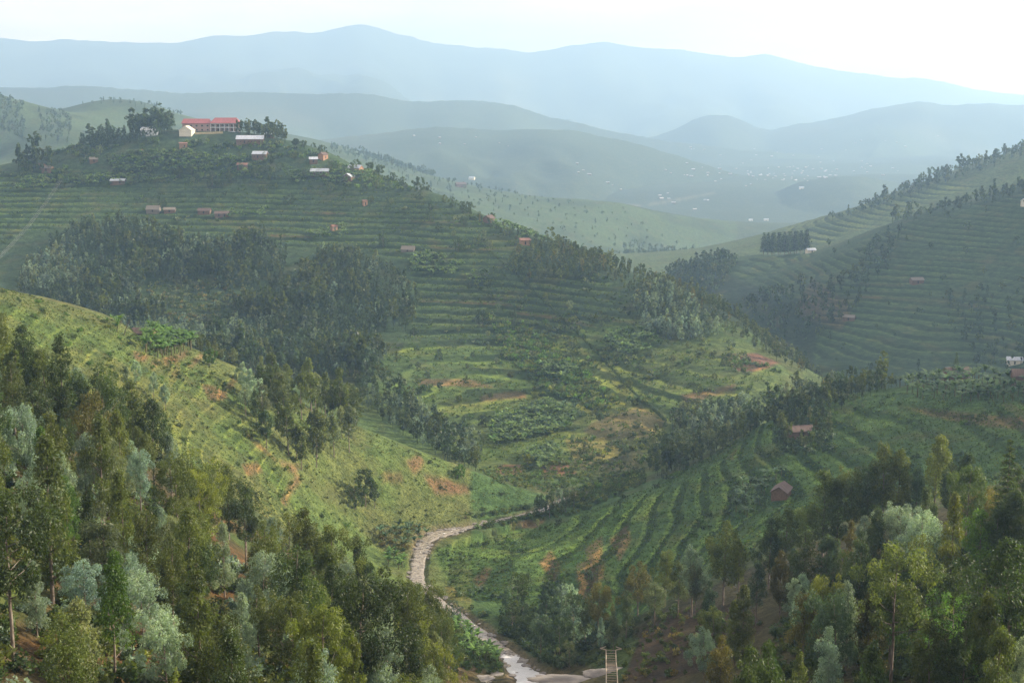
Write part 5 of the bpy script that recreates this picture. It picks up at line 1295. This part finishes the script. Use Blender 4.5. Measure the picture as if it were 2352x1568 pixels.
# ---------------------------------------------------------------- water and rocks
NW = 11
n_ = len(SL)
tan = unit(np.gradient(SL[:, :2], axis=0)); nor = np.c_[-tan[:, 1], tan[:, 0]]
us = np.linspace(-1, 1, NW)
WV = np.zeros((n_, NW, 3)); foam = np.zeros((n_, NW))
arc = np.r_[0, np.cumsum(np.linalg.norm(np.diff(SL[:, :3], axis=0), axis=1))]
drop = np.abs(np.gradient(SL[:, 2]) / (np.gradient(arc) + 1e-6))
for j, u in enumerate(us):
    wob = SL[:, 3] * (1.0 + .35 * fbm(arc / 6 + (50 if u < 0 else 0), arc * 0 + 3, 3, 21))
    WV[:, j, 0] = SL[:, 0] + nor[:, 0] * u * wob; WV[:, j, 1] = SL[:, 1] + nor[:, 1] * u * wob
    rip = fbm(arc / 2.2, u * wob / 1.4 + 9, 3, 31)
    WV[:, j, 2] = SL[:, 2] - .10 + .22 * rip * (1 - abs(u) * .4) - .25 * (abs(u) > .95)
    foam[:, j] = np.clip(drop * 5.5 + rip * .9 - .12 + .5 * (arc < 45), 0, 1)
WV[0, :, 2] -= 1.5
wi = ((np.arange(n_ - 1) * NW)[:, None] + np.arange(NW - 1)[None]).ravel()
m_, nt, out = new_mat('muddy_stream_water'); b = NB(nt)
P = b.pos(); nz = b.noise(P, .55, 5, .7); n2 = b.noise(P, 2.2, 4, .7)
fo = b.math('ADD', b.attr('foam', 'Fac'), b.math('MULTIPLY', b.math('SUBTRACT', n2, .5), 1.1))
col = b.mix(b.rng(nz, .35, .65), (0.19, 0.155, 0.108), (0.32, 0.28, 0.215))
n3 = b.noise(P, .9, 6, .75)
col = b.mix(b.rng(n3, .54, .62), col, (0.062, 0.052, 0.042))
col = b.mix(b.rng(fo, .46, .74), col, (0.72, 0.71, 0.68))
nt.links.new(b.pbr(col, .22, b.bump(b.math('ADD', nz, b.math('MULTIPLY', n2, .5)), .6, .25), .5), out.inputs['Surface'])
wm = mesh_from('stream', WV.reshape(-1, 3), np.c_[wi, wi + 1, wi + NW + 1, wi + NW], (m_,), {'foam': ('POINT', 'FLOAT', foam.ravel())}, smooth=True)
tag(link('stream', wm), 'shallow muddy stream with white riffles winding between the spurs', kind='structure')
def rock_mesh(seed, sq=.55):
    import bmesh
    bm = bmesh.new(); bmesh.ops.create_icosphere(bm, subdivisions=5, radius=1)
    co = np.array([v.co[:] for v in bm.verts])
    d = 1 + .42 * fbm(co[:, 0] * 1.1 + seed, co[:, 1] * 1.1 + co[:, 2] * 1.7, 3, seed) + .26 * fbm(co[:, 0] * 3 + co[:, 2], co[:, 1] * 3 - co[:, 2] * 2, 4, seed + 3) + .05 * fbm(co[:, 0] * 11 + co[:, 2] * 5, co[:, 1] * 11, 3, seed + 5)
    co = co * d[:, None] * [1.25, 1, sq]
    co[:, 2] = np.minimum(co[:, 2], sq * .62 + .05 * co[:, 0])
    for v, c in zip(bm.verts, co): v.co = c
    me = bpy.data.meshes.new('boulder'); bm.to_mesh(me); bm.free(); me.materials.append(M_ROCK)
    return me
ROCKS = [rock_mesh(k + 1) for k in range(5)]
def rock(px, py, s, yr, label, group='boulders in the stream bed', sz=1.0, wide=1.0):
    q_ = hit(px, py, *yr)
    if not q_: return
    o = link('boulder', ROCKS[int(rh.integers(0, 5))]); o.location = (q_[0], q_[1], q_[2] - .16 * s * sz); o.scale = (s * wide, s, s * sz); o.rotation_euler = (0, 0, rh.uniform(-.4, .4))
    tag(o, label, 'boulder', group)
rock(1330, 1566, 3.4, (200, 330), 'broad pale rock shelf beside the cascade', None, .2, 2.2)
rock(1255, 1568, 3.0, (200, 330), 'flat grey boulder in the middle of the cascade', None, .28, 1.4)
rock(1395, 1545, 3.0, (200, 330), 'pale boulder between the cascade and the timber walkway', None, .4, 1.1)
rock(1110, 1560, 2.2, (200, 330), 'dark boulder at the left lip of the cascade', None, .7)
rock(1135, 1548, 1.6, (200, 330), 'smaller rounded rock left of the cascade foam', None, .7)
rock(1205, 1522, 2.0, (250, 360), 'brown boulder on the right bank below the dark trees', None, .8)
for i in range(110):
    k = int(rh.integers(8, n_ - 40)); s_ = float(rh.choice([-1, 1])) * rh.uniform(.55, 1.35)
    x, y = SL[k, 0] + nor[k, 0] * s_ * SL[k, 3], SL[k, 1] + nor[k, 1] * s_ * SL[k, 3]
    o = link('boulder', ROCKS[int(rh.integers(0, 5))]); sc_ = float(rh.uniform(.3, .95)); o.location = (x, y, SL[k, 2] - .05); o.scale = (sc_, sc_, sc_ * .8); o.rotation_euler = (0, 0, rh.uniform(0, 6.28))
    tag(o, 'small grey rock lying in the shallow stream', 'boulder', 'small rocks along the stream')
# ---------------------------------------------------------------- labels: what tells each plant apart
ORD = ['first', 'second', 'third', 'fourth', 'fifth', 'sixth', 'seventh', 'eighth', 'ninth', 'tenth', 'eleventh', 'twelfth', 'thirteenth', 'fourteenth', 'fifteenth']
SHW = {'ovate': 'egg-shaped', 'columnar': 'slender', 'domed': 'round-topped', 'ragged': 'ragged open', 'conical': 'pointed', 'bushy': 'bushy low'}
CW = {'silver blue': 'silvery blue', 'rusty gold': 'bronze-tinged', 'yellow green': 'yellow-green', 'bright green': 'bright green', 'olive green': 'olive', 'dark green': 'dark green', 'grey green': 'grey-green', 'blue green': 'blue-green'}
def zone(t):
    px, py = t['top']; a = t['area']
    if a == 'near left wood':
        if py < 1000: return 'high in the left wood'
        if px > 780: return 'at the left wood stream end'
        if py > 1400: return 'at the left wood bottom edge'
        if px < 330: return 'by the left picture edge'
        return 'in the middle left wood'
    if a == 'near right wood':
        if py < 1110: return 'on the right wood top rim'
        if px < 1800 and py < 1330: return 'at the right wood stream end'
        if px < 1800: return 'in the right wood beside the brown bank'
        if py > 1400: return 'at the right wood bottom edge'
        if px > 2130: return 'by the right picture edge'
        return 'in the middle right wood'
    return {'row above the brown cut': 'above the bare brown bank', 'grove on the grassy spur': 'in the grove on the grassy spur', 'foot of the right spur': 'in the dark stand by the stream',
            'bend of the stream': 'at the stream bend', 'grassy slope below the grove': 'on the grass below the grove', 'terraces below the banana hut': 'below the banana clump'}.get(a, 'on the ' + a)
buckets = {}
for t in THINGS:
    k = t['kind']
    if k == 'eucalyptus_tree': base = '%s %s eucalyptus %s' % (CW[t['colour']], SHW[t['shape']], zone(t))
    elif k == 'pine_tree':
        base = {'near right wood': 'dark layered pine rising at the right edge of the wood', 'near left wood': 'olive layered pine at the left edge of the near wood', 'crest of the right spur': 'dark pointed pine behind the tile-roofed house on the spur'}[t['area']]
    elif k == 'cypress_tree': base = 'dark cypress in the straight row on the hazy right hill'
    elif k == 'broadleaf_tree':
        px, py = t['base']
        if t['area'] == 'big terraced hill': base = '%s round tree %s' % (CW[t['colour']], 'near the hilltop houses' if py < 400 else 'at the skyline edge of the big hill' if px > 840 and py < 520 else 'on the upper terraces of the big hill' if py < 560 else 'among the lower fields of the big hill')
        else: base = {'foot of the big hill': 'yellow-green round tree among fields at the hill foot'}.get(t['area'], 'bright green round tree on the grassy spur')
    elif k == 'banana_plant': base = 'banana plant with broad arching leaves ' + t['area']
    else: base = '%s round shrub on the grassy spur' % CW[t['colour']]
    buckets.setdefault(base, []).append(t)
for base, L in buckets.items():
    L.sort(key=lambda t: t['top'][0])
    k = L[0]['kind']
    if len(L) == 1: L[0]['o']['label'] = base; continue
    if k in ('banana_plant', 'shrub', 'cypress_tree') or (k == 'broadleaf_tree' and len(L) > 12):
        for t in L: t['o']['label'] = base                        # nothing tells these apart
        if k == 'cypress_tree':
            for w_, t in (('leftmost', L[0]), ('rightmost', L[-1])): t['o']['label'] = w_ + ' dark cypress of the straight row on the hazy right hill'
        for t in L: t['o']['group'] = base + 's' if False else t['o'].get('group', base)
        continue
    if len(L) == 2:
        a, c = L
        w = ('left', 'right') if abs(a['top'][0] - c['top'][0]) > 25 else (('upper', 'lower') if a['top'][1] < c['top'][1] else ('lower', 'upper'))
        for q_, t in zip(w, L): t['o']['label'] = '%s one of two %s' % (q_, base.replace('eucalyptus', 'eucalyptuses').replace(' tree ', ' trees '))
        continue
    for i, t in enumerate(L):
        w = 'leftmost' if i == 0 else 'rightmost' if i == len(L) - 1 else ORD[i] + ' from left'
        t['o']['label'] = '%s %s' % (w, base)
# ---------------------------------------------------------------- the hazy air of the valley: one closed box round the whole scene
hz, nt, out = new_mat('haze_air')
pv = nt.nodes.new('ShaderNodeVolumePrincipled')
pv.inputs['Color'].default_value = (0.46, 0.71, 1.0, 1)
pv.inputs['Absorption Color'].default_value = (0.20, 0.20, 0.20, 1)     # air scatters and does not soak up light
pv.inputs['Density'].default_value = 0.000145
pv.inputs['Anisotropy'].default_value = 0.45
nt.links.new(pv.outputs['Volume'], out.inputs['Volume'])
zlo, zhi = float(ZG.min()) - 1.0, float(max(ZG.max(), 2.0)) + 22.0
bx0, bx1, by0, by1 = -14700, 14700, -60, 14700
Vh = [(x, y, z) for z in (zlo, zhi) for y in (by0, by1) for x in (bx0, bx1)]
hme = mesh_from('haze', Vh, [[(0, 2, 3, 1), (4, 5, 7, 6), (0, 1, 5, 4), (2, 6, 7, 3), (0, 4, 6, 2), (1, 3, 7, 5)]], (hz,))
tag(link('haze', hme), 'pale blue haze filling the valley', kind='stuff')
